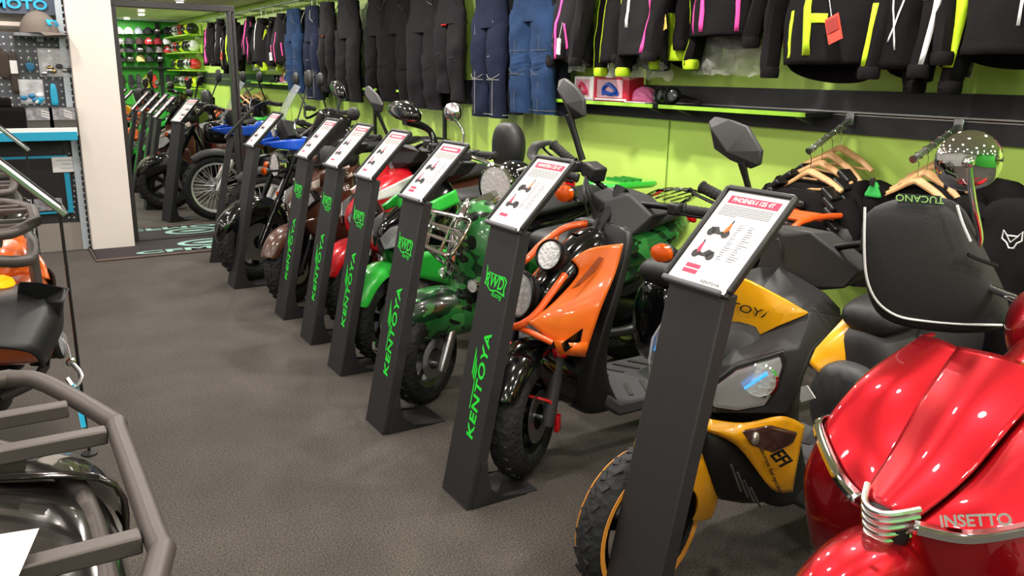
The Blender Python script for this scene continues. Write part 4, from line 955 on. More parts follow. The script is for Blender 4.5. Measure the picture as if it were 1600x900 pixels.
# ------------------------------------------------------------------ orange and black scooter
def orange():
    K = Bike('scooter', 'orange and black scooter with twin round headlights behind the HAMSTER stand', 'scooter', 1.59, 2.48); t, q, qs = K.t, K.q, K.qs
    wheel(t, 0, .24, .12, M_dmetal, 5)
    fork(t, 0.0, .24, .2, .7, .1, M_matte, M_dmetal, .026, collar=M_redlens)
    arc_fender(t, .265, .075, -65, 70, M_gloss)
    B().box((.06, -.115, .2), (.035, .02, .07)).out('red_caliper', M_redlens, t, bev=.006)
    B().tube([(-.03, .0, .33), (.0, -.1, .31), (.03, -.12, .26)], .006, 8, sm=3).out('red_fork_brace', M_redlens, t)
    # black nose with stacked lamps
    body(t, 'nose', M_gloss, [(.04, .73, .60, .05), (.11, .80, .55, .085), (.2, .89, .5, .1), (.3, .95, .46, .115), (.4, .94, .5, .11)], 2)
    l1 = lamp_round(t, q(870, 398, -.03)+V((-.03, 0, 0)), .058, (-.9, -.25, .35), bezel=M_dmetal, shell=M_blackplastic)
    l2 = lamp_round(t, q(822, 459, -.02)+V((-.02, 0, 0)), .085, (-.93, -.3, .18), bezel=M_dmetal, sx=.72, shell=M_blackplastic, dep=.07)
    # orange side panels
    rA = qs(((893, 406, -.07), (904, 429, -.105), (862, 476, -.115), (822, 503, -.1)))
    rB = qs(((924, 388, -.11), (928, 425, -.15), (893, 482, -.16), (864, 531, -.145)))
    rC = qs(((974, 381, -.2), (962, 426, -.21), (937, 487, -.215), (914, 556, -.205)))
    pn = panel(t, 'side_panel', M_orange, [rA, rB, rC], .012, 1)
    panel(t, 'panel_tip', M_orange, [qs(((864, 529, -.15), (872, 552, -.165))), qs(((890, 535, -.19), (893, 555, -.19))), qs(((918, 535, -.215), (914, 557, -.21)))], .012, 0)
    w3 = [q(x, y, d)+V((-.014, -.008, 0)) for x, y, d in ((880, 535, -.175), (912, 512, -.2), (908, 532, -.2), (885, 548, -.18))]
    B().plate(w3, (.006, 0, 0)).out('panel_graphic', M_gloss, pn)
    b = B()
    b.plate([q(x, y, d)+V((-.012, -.008, 0)) for x, y, d in ((895, 450, -.16), (938, 400, -.16), (944, 402, -.165), (930, 424, -.165), (905, 446, -.165))], (.004, 0, 0))
    b.out('panel_vent', mat('orange_dark_vent', '8a3a10', .5), pn)
    for dy, L in ((1, ((918, 349, .07), (885, 357, .1), (850, 382, .12), (828, 405, .11), (806, 414, .07), (790, 412, .02))), (-1, ((886, 431, -.09), (862, 464, -.1), (838, 494, -.1), (812, 509, -.07), (785, 508, .0)))):
        g = B().tube([q(x, y, d)+V((-.015, 0, 0)) for x, y, d in L], .0135, 10, sm=5).out('guard_tube', M_orangetube, t)
        e = q(*L[0])+V((-.015, 0, 0)); B().ball(e, .015, 10).out('tube_bolt', M_orangetube, g)
    B().tube([q(862, 535, -.15), q(830, 520, -.11), q(800, 508, -.03)], .012, 10, sm=4).out('guard_tube', M_orangetube, t)
    B().plate([q(x, y, -.05)+V((-.015, 0, 0)) for x, y in ((895, 364), (914, 366), (906, 370))], (.004, 0, 0)).out('red_wing_mark', M_redlens, t)
    # inner shield, floor, column
    B().loft([rrect(cx, 0, z, hx, hy, 3, .6) for z, cx, hx, hy in ((.96, .375, .015, .15), (.93, .37, .018, .19), (.75, .315, .018, .2), (.5, .225, .025, .2), (.34, .25, .06, .19), (.25, .3, .1, .17), (.21, .32, .09, .14))]).out('leg_shield', M_blackplastic, t, sub=1)
    floorboard(t, .28, .8, .28, .2)
    body(t, 'radiator_cover', M_gloss, [(.02, .52, .40, .05), (.1, .5, .3, .09), (.22, .45, .22, .12), (.34, .4, .2, .16)], 1)
    rg = qs(((921, 302, .06), (950, 292, .03), (985, 305, -.06), (1018, 337, -.16), (990, 366, -.13), (958, 377, -.05), (924, 340, .06)))
    gem(t, 'handlebar_cover', M_matte, rg, [q(955, 315, 0)+V((-.03, 0, 0)), q(957, 344, -.01)+V((-.04, 0, 0))], (.12, 0, 0), .85)
    bars(t, [(.62, -.36, 1.02), (.52, -.2, 1.03), (.46, 0, 1.04), q(905, 262, .2), q(864, 226, .33)], .13)
    B().tube([q(862, 222, .34), q(838, 228, .32), q(832, 245, .3), q(850, 252, .24), q(890, 262, .2)], [.01, .02, .022, .018, .01], 8, sm=5, flat=.45).out('hand_guard', M_matte, t)
    out = qs([(x, y, .25) for x, y in ((873, 125), (881, 122), (900, 137), (911, 156), (912, 182), (896, 187), (889, 178), (876, 150))])
    rear_mirror(t, out, q(910, 250, .2), M_matte, .05, ridge=qs(((886, 140, .25), (900, 162, .25))), rstem=.012)
    B().box(q(928, 268, .12), (.07, .08, .06), Matrix.Rotation(.3, 3, 'X')).out('brake_reservoir', M_blackplastic, t, bev=.008)
    blinker(t, q(884, 302, .12), (-1, -.15, 0), r=.036, stalk=q(905, 318, .05))
    for k in range(3): B().tube([q(915, 275, .12), q(912+6*k, 300, .04), (.32+.03*k, .03, .98)], .005, 6, sm=4).out('control_cable', M_blackplastic, t)
    B().cyl((.2, 0, .7), (.46, 0, 1.08), .03).out('steering_column', M_dmetal, t)
    rear_end(t, M_gloss, z=.76, x0=.62, wb=1.28); steer(t, .6)
    # orange rear carrier
    b = B()
    for s_ in (-1, 1): b.tube([(1.22, s_*.1, .72), (1.34, s_*.15, .9), (1.72, s_*.13, .9), (1.78, s_*.06, .88)], .014, 8, sm=4)
    for k in range(5): b.tube([(1.42+.08*k, -.14, .9), (1.38+.08*k, .14, .9)], .012, 8)
    b.tube([(1.78, -.06, .88), (1.78, .06, .88)], .014, 8)
    b.out('rear_carrier', M_orangetube, t)
orange()

# ------------------------------------------------------------------ camouflage scooter
def camo_scooter():
    K = Bike('scooter', 'green camouflage retro scooter with chrome front rack and round headlight', 'scooter', 1.57, 3.3); t, q, qs = K.t, K.q, K.qs
    wheel(t, 0, .225, .11, M_alloy, 5)
    fork(t, 0, .2, .17, .52, .1, M_steel, M_dmetal, .026)
    fd = body(t, 'front_fender', M_camo, [(-.2, .40, .30, .03), (-.16, .47, .26, .075), (-.04, .54, .28, .105), (.1, .55, .3, .12), (.22, .53, .30, .125), (.3, .46, .32, .09)], 2)
    B().tube([(-.2, .085, .29), (-.225, 0, .285), (-.2, -.085, .29), (-.1, -.115, .285)], .011, 8, sm=5).out('chrome_lip', M_chrome, fd)
    sh = body(t, 'front_shield', M_camo, [(.16, .80, .50, .05), (.2, .88, .42, .13), (.26, .93, .34, .19), (.33, .95, .27, .215), (.38, .94, .25, .21)], 2)
    rows = [[(.155, -.045, .58), (.145, 0, .57), (.155, .045, .58)], [(.175, -.055, .7), (.158, 0, .7), (.175, .055, .7)], [(.2, -.05, .82), (.18, 0, .83), (.2, .05, .82)], [(.27, -.04, .94), (.25, 0, .95), (.27, .04, .94)]]
    B().grid([[V(p)+V((-.012, 0, .01)) for p in r] for r in rows]).out('chrome_horn_cover', M_chrome, sh, sol=.01, sub=1)
    for s_ in (-1, 1):
        lamp_round(t, (.2, s_*.145, .57), .03, (-1, s_*.3, .05), name='fog_lamp', dep=.03)
    # headlight on the bars
    lamp_round(t, q(776, 291, -.02), .1, (-.93, -.3, -.02))
    hc = q(776, 291, -.02)
    body(t, 'headset', M_gloss, [(hc.x+.02, 1.07, .93, .06), (hc.x+.08, 1.12, .92, .11), (hc.x+.16, 1.11, .95, .1), (hc.x+.2, 1.06, .98, .05)], 2)
    B().cyl((.22, 0, .85), (hc.x+.08, 0, .98), .04, r2=.05).out('steering_neck', M_chrome, t)
    bars(t, [(.62, -.34, 1.06), (.5, -.2, 1.1), (.46, 0, 1.06), (.42, .2, 1.1), q(690, 232, .36)], .12, M_chrome)
    out = [(q(707, 175, .33))+V((0, cos(a)*.065, sin(a)*.048)) for a in [2*pi*k/16 for k in range(16)]]
    rear_mirror(t, out, q(722, 228, .22), M_chrome, .035, stem=M_chrome, rstem=.006, via=[q(724, 205, .27)])
    blinker(t, hc+V((.04, -.17, -.02)), (-1, -.2, 0), r=.03, shell=M_chrome, stalk=hc+V((.08, -.05, 0)))
    blinker(t, hc+V((.04, .17, -.02)), (-1, .2, 0), r=.03, shell=M_chrome, stalk=hc+V((.08, .05, 0)))
    # chrome front rack
    P = lambda u, v: V((.0, 0, .93))+V((.0, .14*u, 0))+V((-.02, 0, -.0))+V((.12, 0, -.26))*v+V((.02, 0, .0))
    b = B()
    crn = [P(-1, 0), P(1, 0), P(1, 1), P(-1, 1)]
    A, Bq, C_, D = qs(((655, 325, .12), (737, 345, -.12), (704, 402, -.12), (650, 376, .1)))
    loop = lambda a, b_, c, d, k=.2: [a+(d-a)*k, a, a+(b_-a)*k] if False else [a+(b_-a)*.12, b_-(b_-a)*.12, b_+(c-b_)*.15, c-(c-b_)*.15, c+(d-c)*.12, d-(d-c)*.12, d+(a-d)*.15, a-(a-d)*.15]
    b.tube(loop(A, Bq, C_, D), .011, 10, closed=True, sm=3)
    for k in (.33, .66): b.tube([A+(D-A)*k, Bq+(C_-Bq)*k], .009, 8)
    off = V((.06, 0, -.02))
    for k in (.3, .7): b.tube([A+(Bq-A)*k, D+(C_-D)*k, D+(C_-D)*k+V((.1, 0, -.02))], .009, 8, sm=1)
    for k in (.25, .75): b.tube([D+(C_-D)*k, D+(C_-D)*k+V((.06, 0, -.06)), V((.19, -.1+.2*(1-k), .6))], .01, 8, sm=3)
    b.tube([A+(D-A)*.5+V((.03, 0, 0)), (A+C_)/2+V((.06, 0, .0)), Bq+(C_-Bq)*.5+V((.03, 0, 0))], .008, 8, sm=3)
    b.out('front_rack', M_chrome, t)
    body(t, 'leg_shield', M_gloss, [(.36, .93, .26, .2), (.4, .92, .24, .2), (.44, .7, .24, .18)], 1)
    floorboard(t, .42, .72, .27, .18)
    rear_end(t, M_camo, z=.74, x0=.62, wb=1.24, hw=.2); steer(t, .5, skip=('front_fender',))
    B().tube([(1.3, -.12, .8), (1.5, -.14, .88), (1.62, -.08, .9), (1.62, .08, .9), (1.5, .14, .88), (1.3, .12, .8)], .012, 8, sm=5).out('grab_rail', M_chrome, t)
    b = B()
    for k in range(4): b.tube([(1.42, -.09+.06*k, .87), (1.62, -.09+.06*k, .9)], .006, 6)
    b.out('rear_rack', M_chrome, t)
camo_scooter()

# ------------------------------------------------------------------ red retro scooter (nearest)
def insetto():
    K = Bike('scooter', 'large glossy candy red retro scooter at the right edge with chrome grille', 'scooter', 1.42, .9); t, q, qs = K.t, K.q, K.qs
    wheel(t, 0, .22, .11, M_chrome, 5)
    fork(t, 0, .22, .14, .5, .09, M_steel, M_dmetal)
    body(t, 'front_fender', M_candy, [(-.2, .44, .26, .03), (-.16, .5, .24, .07), (-.06, .56, .26, .1), (.06, .58, .28, .11), (.18, .56, .3, .12), (.24, .5, .34, .1)], 2)
    cen = qs(((1572, 579, 0), (1512, 655, 0), (1448, 745, 0), (1388, 806, 0)))
    rid = qs(((1502, 548, .11), (1452, 620, .098), (1402, 706, .082), (1353, 782, .058)))
    mid = qs(((1470, 533, .16), (1395, 602, .17), (1350, 668, .17), (1319, 740, .15)))
    outr = qs(((1442, 527, .215), (1362, 582, .24), (1316, 630, .25), (1290, 668, .25)))
    back = [p+V((.06, .005, 0)) for p in outr]
    cen = [p+V((-.004, 0, .004)) for p in cen]
    sh = None
    for s_ in (1, -1):
        fl = lambda L: [V((p.x, p.y*s_, p.z)) for p in L]
        rd = [a+(b-a).normalized()*.004 for a, b in zip(rid, mid)]
        o = B().grid(patch([fl(rd), fl(mid), fl(outr), fl(back)], 6)).out('shield_side', M_candy, t, sol=.012)
    tie = B().grid(patch([[V((p.x, -p.y, p.z))+V((-.012, 0, .008)) for p in rid], [(p+V((0, -p.y, 0)))+V((-.03, 0, .022)) for p in rid], [p+V((-.012, 0, .008)) for p in rid]], 6)).out('centre_panel', M_candy, t, sol=.014)
    # lower shield below the chrome strip
    D = lambda p, a, c: p+V((a, 0, -c))
    l0 = qs(((1388, 806, 0), (1392, 845, 0))); l1 = qs(((1353, 784, .058), (1346, 838, .07))); l2 = qs(((1319, 742, .15), (1298, 822, .165))); l3 = qs(((1290, 669, .25), (1257, 745, .265), (1268, 850, .26)))
    lo = [[l0[0], l0[1], D(l0[1], .06, .12)], [l1[0], l1[1], D(l1[1], .06, .13)], [l2[0], l2[1], D(l2[1], .05, .14)], l3, [p+V((.08, .0, 0)) for p in l3]]
    for s_ in (1, -1):
        B().grid(patch([[V((p.x+.006, p.y*s_, p.z)) for p in r] for r in lo], 5)).out('lower_shield', M_candy, t, sol=.012)
    ed = catmull([rid[3], mid[3], outr[3], outr[3]+V((.05, .004, .01))], 6)
    for s_ in (1, -1):
        B().grid([[V((p.x+a, (p.y+b)*s_, p.z+c)) for a, b, c in ((-.012, .004, -.014), (-.026, .012, -.004), (-.026, .012, .006), (-.010, .004, .014))] for p in ed]).out('chrome_strip', M_chrome, t, sol=.006)
    # grille: stacked chrome ribs
    g = thing_part = B().loft([sring(x, a, b, h) for x, a, b, h in ((.01, .63, .57, .03), (.035, .65, .53, .055), (.07, .64, .52, .06))]).out('grille', M_blackplastic, t, sub=1)
    gc = q(1385, 818, 0)
    g.location = gc-V((.02, 0, .59))+V((-.03, 0, .0))
    for k in range(7):
        f = k/6; w_ = .062*(1-.5*f*f); z = gc.z+.045-.1*f
        B().tube([(gc.x+.01+.01*f, -w_, z+.016), (gc.x-.04+.012*f, -w_*.5, z+.004), (gc.x-.052+.016*f, 0, z), (gc.x-.04+.012*f, w_*.5, z+.004), (gc.x+.01+.01*f, w_, z+.016)], .0075, 8, sm=4).out('grille_rib', mat('satin_chrome', 'f0f0f0', .25, metal=1), t)
    a, b_ = V((.07, -.125, .672)), V((.15, -.24, .712))
    text('INSETTO', .031, M_chrome, t, (a+b_)/2+V((-.034, -.002, .002)), b_-a, V((.35, 0, 1)), ext=.003, off=.0008, sx=.98, name='chrome_lettering')
    # column, headset, inner shield
    body(t, 'leg_shield', M_candy, [(.3, .72, .34, .17), (.38, .82, .28, .2), (.46, .84, .26, .2), (.5, .7, .25, .18)], 2)
    hs = q(1655, 528, -.02)
    body(t, 'headset', M_candy, [(hs.x-.07, hs.z+.04, hs.z-.08, .05), (hs.x-.03, hs.z+.09, hs.z-.1, .1), (hs.x+.06, hs.z+.12, hs.z-.06, .14), (hs.x+.14, hs.z+.1, hs.z-.02, .1)], 2)
    B().cyl((.44, 0, .8), (hs.x, 0, hs.z-.02), .05).out('steering_neck', M_candy, t)
    lamp_round(t, (hs.x-.03, -.06, hs.z-.01), .055, (-1, 0, .05))
    floorboard(t, .46, .78, .27, .19); rear_end(t, M_candy, z=.74, x0=.68, wb=1.28, hw=.19)
    bars(t, [(hs.x+.12, -.34, 1.02), (hs.x+.05, -.2, .99), (hs.x+.05, 0, .97), (hs.x+.09, .2, .98), (hs.x+.13, .34, 1.02)], .12, M_chrome, levers=False)
    # round chrome mirror
    mc = q(1513, 252, .27); d = V((-.86, -.5, .0)).normalized()
    m_ = B().lathe([(.002, .022), (.03, .02), (.055, .013), (.074, .0), (.078, -.01), (.074, -.016), (.07, -.014)], mc, d, 40).out('mirror_housing', mat('mirror_chrome', 'd8d8da', .03, metal=1), t)
    B().ball(mc+d*.03, .016, 12).out('mirror_joint', M_chrome, m_)
    B().tube([mc+d*.03, q(1520, 310, .26)+d*.03, q(1531, 370, .25)+d*.02, q(1522, 392, .25)], .0085, 10, sm=5).out('mirror_stem', M_chrome, m_)
insetto()

# the muff hangs over the far grip: a thing of its own
def muff():
    K = Bike('handlebar_muff', 'black padded handlebar muff with white piping on the red scooter grip', 'muff', 1.9, 1.2, 0, 'winter handlebar covers'); t, q, qs = K.t, K.q, K.qs
    dyv = lambda px: .13-.26*(px-1345)/235
    L = [[(1349, 316), (1395, 300), (1450, 297), (1492, 304)], [(1346, 370), (1400, 365), (1460, 362), (1516, 366)], [(1350, 425), (1405, 425), (1475, 422), (1545, 420)], [(1360, 478), (1420, 480), (1490, 478), (1574, 478)], [(1392, 512), (1440, 522), (1510, 530), (1578, 532)]]
    fr_, bk = [], []
    for i, r in enumerate(L):
        a = []; c = []
        for j, (x, y) in enumerate(r):
            p = q(x, y, dyv(x)); bul = .045*sin(pi*(i+.4)/4.8)*sin(pi*(j+.4)/3.8)
            a.append(p+V((-bul-.02, -bul*.5, 0))); c.append(p+V((.09+bul, .03+bul*.3, .0)))
        fr_.append(a); bk.append(c)
    def sheet(rows, nm, m): return B().grid(rows).out(nm, m, t, sol=.01, sub=2)
    mm = mat('muff_textile', '252426', .75, bump=.25, bscale=350)
    rings = []
    for a, c in zip(fr_, bk): rings.append([a[0]*.6+c[0]*.4-V((0, -.0, 0))]+a+[a[-1]*.6+c[-1]*.4]+c[::-1])
    mb = B().loft(rings).out('padded_shell', mm, t, sub=2)
    o = V((-.05, -.02, 0))
    def on(px, py, e=.0): 
        # point on the bulged front face
        p = q(px, py, dyv(px)); i = (py-305)/50; j = (px-1350)/70
        bul = .045*max(0, sin(pi*min(1, max(0, (i+.4)/4.8))))*max(0, sin(pi*min(1, max(0, (j+.4)/3.8))))
        return p+V((-bul-.026-e, -bul*.5-.004, 0))
    B().tube([on(*p) for p in ((1360, 322), (1360, 380), (1364, 430), (1380, 466), (1410, 488), (1450, 496), (1510, 502), (1572, 505))], .0035, 6, sm=4).out('white_piping', M_reflect, mb)
    B().tube([on(*p) for p in ((1503, 318), (1512, 345), (1524, 372))], .0035, 6, sm=4).out('white_piping', M_reflect, mb)
    lp = [on(x, y) for x, y in ((1412, 300), (1478, 304), (1480, 318), (1412, 315))]
    pt = B().plate(lp, (-.004, -.001, 0)).out('logo_patch', mat('patch_black', '151516', .3), t)
    u = (lp[0]-lp[1]).normalized()
    text('TUCANO', .024, mat('patch_green', '9fd07a', .4), pt, sum(lp, V())/4+V((-.008, -.003, .003)), u, (0, 0, -1), ext=.0008, shear=-.1, sx=1.1)
    B().tube([on(1520, 392), on(1540, 402), on(1565, 412)], .008, 6, sm=3, flat=.5).out('stem_opening', M_fabric, mb)
muff()
# ------------------------------------------------------------------ three plastic scooters further down the row
def sport_scooter(label, X0, Yc, m1, m2, m_f, lampm, zoff=0, nose=None, white=None, rackm=None, hw=.2, R=.23):
    K = Bike('scooter', label, 'scooter', X0, Yc); t = K.t
    wheel(t, 0, R, .11, M_dmetal, 5); fork(t, 0, R, .2, .62, .085, M_dmetal, M_steel)
    arc_fender(t, R+.03, .085, -70, 75, m_f, flare=.01)
    nz = body(t, 'nose', m1, [(.0, .70, .58, .04), (.06, .76, .52, .1), (.16, .84, .44, .17), (.28, .92, .36, hw), (.38, .96, .28, hw), (.44, .95, .26, hw*.9)], 2)
    for s_ in (-1, 1):
        ol = [V((x, s_*y, z)) for x, y, z in ((.015, .03, .66), (.05, .10, .73), (.13, .16, .76), (.16, .175, .70), (.09, .135, .63), (.03, .06, .60))]
        c = sum(ol, V())/6; nn = V((-.8, .55*s_, .1)).normalized()
        hl = B().loft([[c+(p-c)*1.05-nn*.03 for p in ol], [c+(p-c)*1.05+nn*.02 for p in ol], [c+(p-c)*.94+nn*.024 for p in ol]]).out('headlight', M_blackplastic, t, bev=.003)
        B().plate([c+(p-c)*.92+nn*.025 for p in ol], nn*.002).out('reflector', M_reflector, hl)
        B().loft([[c+(p-c)*.94+nn*.03 for p in ol], [c+(p-c)*.8+nn*.038 for p in ol]]).out('lens', M_lens, hl, bev=.003)
        # side stripe panel and lower panel
        B().grid(patch([[(.10, s_*.15, .80), (.22, s_*.19, .86), (.36, s_*.21, .92)], [(.12, s_*.17, .77), (.24, s_*.205, .80), (.38, s_*.22, .85)]], 4)).out('side_stripe', white or m2, t, sol=.012)
        B().grid(patch([[(.06, s_*.12, .56), (.2, s_*.185, .60), (.34, s_*.215, .62)], [(.12, s_*.13, .47), (.24, s_*.19, .44), (.36, s_*.215, .40)]], 4)).out('lower_panel', m2, t, sol=.014)
    B().loft([rrect(x, 0, z, .01, w_, 2, .4, 'x') for x, z, w_ in ((.12, .82, .05), (.2, .9, .07), (.3, .96, .06))]).out('nose_spine', m2, t, sub=1)
    body(t, 'leg_shield', M_matte, [(.42, .93, .26, .19), (.46, .9, .24, .19), (.5, .6, .24, .18)], 1)
    floorboard(t, .48, .74, .27, .19)
    gem(t, 'handlebar_cover', M_matte, [(.34, .08, 1.08), (.34, -.08, 1.08), (.42, -.17, 1.05), (.38, -.13, .98), (.34, 0, .92), (.38, .13, .98), (.42, .17, 1.05)], [(.31, 0, 1.04), (.31, 0, .97)], (.12, 0, 0), .85)
    bars(t, [(.52, -.35, 1.1), (.45, -.2, 1.1), (.43, 0, 1.05), (.45, .2, 1.1), (.52, .35, 1.1)], .12)
    rear_end(t, m1, z=.76, x0=.64, wb=1.26, rackm=rackm); steer(t, .55)
    return K
# black scooter with green parts
K = sport_scooter('glossy black scooter with bright green front fender and green tail rack', 1.64, 3.98, M_gloss, M_green, M_green, None, white=M_green)
t, q, qs = K.t, K.q, K.qs
out = qs([(x, y, .3) for x, y in ((607, 165), (616, 156), (632, 155), (646, 163), (656, 178), (655, 190), (640, 193), (622, 187), (610, 177))])
rear_mirror(t, out, q(684, 252, .2), M_gloss, .05, stem=M_gloss, rstem=.018, via=[q(672, 205, .27)])
br = body(t, 'backrest', M_seat, [(.74, 1.22, .98, .09), (.78, 1.25, .96, .13), (.84, 1.25, .97, .13), (.88, 1.2, 1.0, .09)], 2)
B().tube([(.86, .06, 1.0), (.9, .06, .85)], .012, 8).out('backrest_post', M_dmetal, t); B().tube([(.86, -.06, 1.0), (.9, -.06, .85)], .012, 8).out('backrest_post', M_dmetal, t)
B().loft([rrect(1.62, 0, .84, .2, .14, 4, .5), rrect(1.64, 0, .86, .21, .15, 4, .5), rrect(1.64, 0, .88, .2, .14, 4, .5)]).out('tail_rack', M_green, t, bev=.006)
for k in range(3): B().box((1.6+.06*k, 0, .885), (.02, .18, .012)).out('rack_slot', mat('green_dark', '1c7a28', .4), t)
# red and white scooter
K = sport_scooter('red and white scooter with red front fender and black faceted cowl', 1.72, 4.66, M_red, M_red, M_red, None, white=mat('white_paint', 'e9e6e4', .3, coat=1))
t, q, qs = K.t, K.q, K.qs
out = qs([(x, y, .3) for x, y in ((569, 137), (574, 134), (588, 148), (596, 164), (594, 176), (585, 172), (577, 160))])
rear_mirror(t, out, q(606, 212, .22), M_matte, .035, ridge=qs(((578, 148, .3), (587, 160, .3))), rstem=.01)
cw = gem(t, 'screen_cowl', M_gloss, qs(((612, 262, .08), (640, 243, .03), (672, 250, -.1), (682, 275, -.14), (650, 292, -.1), (618, 287, .04))), qs(((645, 262, 0),)), (.1, 0, 0), .85)
b = B().tube(qs(((606, 262, .09), (614, 290, .05), (650, 297, -.1), (686, 278, -.15))), .012, 8, sm=4); b.out('cowl_edge', M_red, t)
text('KENTOYA', .04, M_whiteplastic, t, q(588, 285, -.1)+V((-.03, -.03, 0)), q(600, 296, -.2)-q(575, 272, 0), (0, 0, 1), ext=.001)
# brown scooter with tall smoked screen
K = sport_scooter('metallic brown scooter with tall black windscreen', 1.56, 5.3, M_brown, M_brown, M_brown, None, white=mat('pale_trim', 'c9b9ac', .3, coat=1))
t, q, qs = K.t, K.q, K.qs
rows = [qs(((458, 262, .14), (505, 262, -.02), (540, 255, -.16))), qs(((480, 215, .14), (520, 215, -.02), (545, 212, -.16))), qs(((500, 172, .1), (528, 175, -.01), (550, 185, -.12)))]
rows = [[p+V((-.05 if k == 1 else 0, 0, 0)) for k, p in enumerate(r)] for r in rows]
B().grid(patch(rows, 5)).out('windscreen', mat('black_screen', '0c0c0e', .08, coat=1), t, sol=.01)
body(t, 'dash_cowl', M_matte, [(.22, 1.02, .85, .1), (.3, 1.06, .85, .15), (.42, 1.05, .88, .15), (.5, 1.0, .9, .1)], 1)
B().ball(q(552, 178, -.1), .045, 12).out('round_knob', M_matte, t)
out = qs([(x, y, .3) for x, y in ((517, 128), (522, 124), (532, 132), (538, 148), (536, 158), (528, 154), (520, 142))])
rear_mirror(t, out, (.42, .2, 1.1), M_gloss, .035, rstem=.008)
text('125', .07, mat('grey_lettering', '8d8580', .4), t, q(535, 272, -.22)+V((-.01, -.02, 0)), (1, 0, .22), (0, 0, 1), ext=.001)
text('ROME', .045, M_whiteplastic, t, q(530, 298, -.22)+V((-.01, -.02, 0)), (1, 0, .3), (0, 0, 1), ext=.001, sx=1.3)
B().grid([[q(500, 272, -.215), q(560, 258, -.215)], [q(500, 292, -.215), q(566, 275, -.215)]]).out('side_panel', M_brown, t, sol=.014)

# ------------------------------------------------------------------ glossy black motorcycle
def motorcycle(label, X0, Yc, R, m1, wire=False, cat='motorcycle', name='motorcycle', tr=.1):
    K = Bike(name, label, cat, X0, Yc); t = K.t
    wheel(t, 0, R, tr, M_bright if wire else M_dmetal, 6, wire=wire, rim=.76 if wire else .66)
    wheel(t, 1.3, R*.95, tr*1.15, M_steel if wire else M_dmetal, 6, wire=wire, name='rear_wheel', rim=.72 if wire else .62, disc=False)
    fork(t, 0, R, .34, .92, .1, M_bright if wire else M_gloss, M_dmetal, .028)
    return K, t
K, t = motorcycle('glossy black motorcycle with big black front fender and orange indicators', 1.52, 6.05, .29, M_gloss, tr=.15)
q, qs = K.q, K.qs
body(t, 'front_fender', M_gloss, [(-.30, .42, .32, .03), (-.26, .5, .28, .07), (-.12, .6, .36, .1), (.04, .64, .42, .105), (.2, .58, .36, .1), (.28, .48, .32, .06)], 2)
lamp_round(t, (.2, 0, .84), .085, (-1, -.1, 0)); 
blinker(t, q(414, 268, -.13), (-1, -.1, 0), r=.03, stalk=(.24, -.05, .8)); blinker(t, (.18, .15, .82), (-1, .1, 0), r=.03, stalk=(.24, .05, .8))
body(t, 'fuel_tank', M_gloss, [(.42, .90, .74, .06), (.5, .96, .7, .13), (.68, .96, .7, .15), (.86, .86, .7, .1)], 2)
seat(t, [(.84, .82, .7, .08), (.95, .8, .68, .13), (1.15, .82, .68, .14), (1.4, .88, .76, .1), (1.5, .88, .8, .05)])
body(t, 'engine', M_dmetal, [(.42, .62, .3, .12), (.5, .66, .24, .17), (.75, .64, .22, .18), (.9, .55, .26, .13)], 1)
B().tube([(.3, 0, .9), (.42, 0, .62), (.5, 0, .26), (.9, 0, .24)], .025, 8, sm=3).out('frame_tube', M_gloss, t)
B().tube([(.44, -.12, .35), (.7, -.17, .22), (1.2, -.18, .26), (1.55, -.18, .3)], [.025, .03, .05, .045], 10, sm=4).out('exhaust', M_chrome, t)
arc_fender(t, .32, .1, -60, 80, M_gloss, x=1.3, zc=.28, name='rear_fender')
bars(t, [(.62, -.36, 1.08), (.45, -.28, 1.14), (.38, 0, 1.04), (.45, .28, 1.14), (.62, .36, 1.08)], .12, M_chrome)
out = [q(482, 124, .3)+V((0, cos(a)*.055, sin(a)*.075)) for a in [2*pi*k/12 for k in range(12)]]
rear_mirror(t, out, (.45, .26, 1.12), M_matte, .03, rstem=.006)
body(t, 'side_cover', M_gloss, [(.86, .68, .4, .1), (.95, .68, .36, .14), (1.1, .66, .4, .12)], 1)
steer(t, .3)
lamp_round(t, q(388, 289, -.12), .02, (-1, -.2, 0), name='badge_lamp', dep=.02)
B().box((.0, -.075, .47), (.02, .012, .06)).out('fork_reflector', M_amber, t, bev=.004)
# ------------------------------------------------------------------ blue trail bike beside the mirror
K, t = motorcycle('blue and black trail bike with wire spoke wheels beside the mirror', 1.86, 6.95, .335, M_blue, True, tr=.09)
q, qs = K.q, K.qs
arc_fender(t, .36, .06, -40, 70, M_matte, name='lower_fender')
for s_ in (-1, 1):
    B().tube([(.17, s_*.1, .6), (.32, s_*.1, .88)], .036, 10).out('fork_gaiter', M_rubber, t)
    B().box((.08, s_*.135, .5), (.03, .01, .06)).out('fork_reflector', M_amber, t, bev=.003)
gem(t, 'headlight_cowl', M_matte, [(.16, .09, 1.12), (.16, -.09, 1.12), (.2, -.11, .98), (.18, 0, .90), (.2, .11, .98)], [(.12, 0, 1.04)], (.1, 0, 0), .8)
lamp_round(t, (.12, 0, 1.03), .06, (-1, 0, -.1), dep=.03)
B().grid(patch([[(.17, -.1, 1.1), (.15, 0, 1.1), (.17, .1, 1.1)], [(.24, -.11, 1.25), (.22, 0, 1.26), (.24, .11, 1.25)], [(.33, -.09, 1.38), (.31, 0, 1.4), (.33, .09, 1.38)]], 4)).out('clear_windscreen', M_glass, t, sol=.004)
body(t, 'fuel_tank', M_blue, [(.4, .98, .78, .06), (.5, 1.02, .74, .13), (.68, .98, .72, .13), (.84, .9, .76, .07)], 2)
for s_ in (-1, 1): B().grid(patch([[(.0, s_*.10, .93), (.2, s_*.17, .96), (.5, s_*.14, .95)], [(.06, s_*.11, .89), (.22, s_*.18, .87), (.48, s_*.15, .86)]], 4)).out('radiator_shroud', M_blue, t, sol=.008)
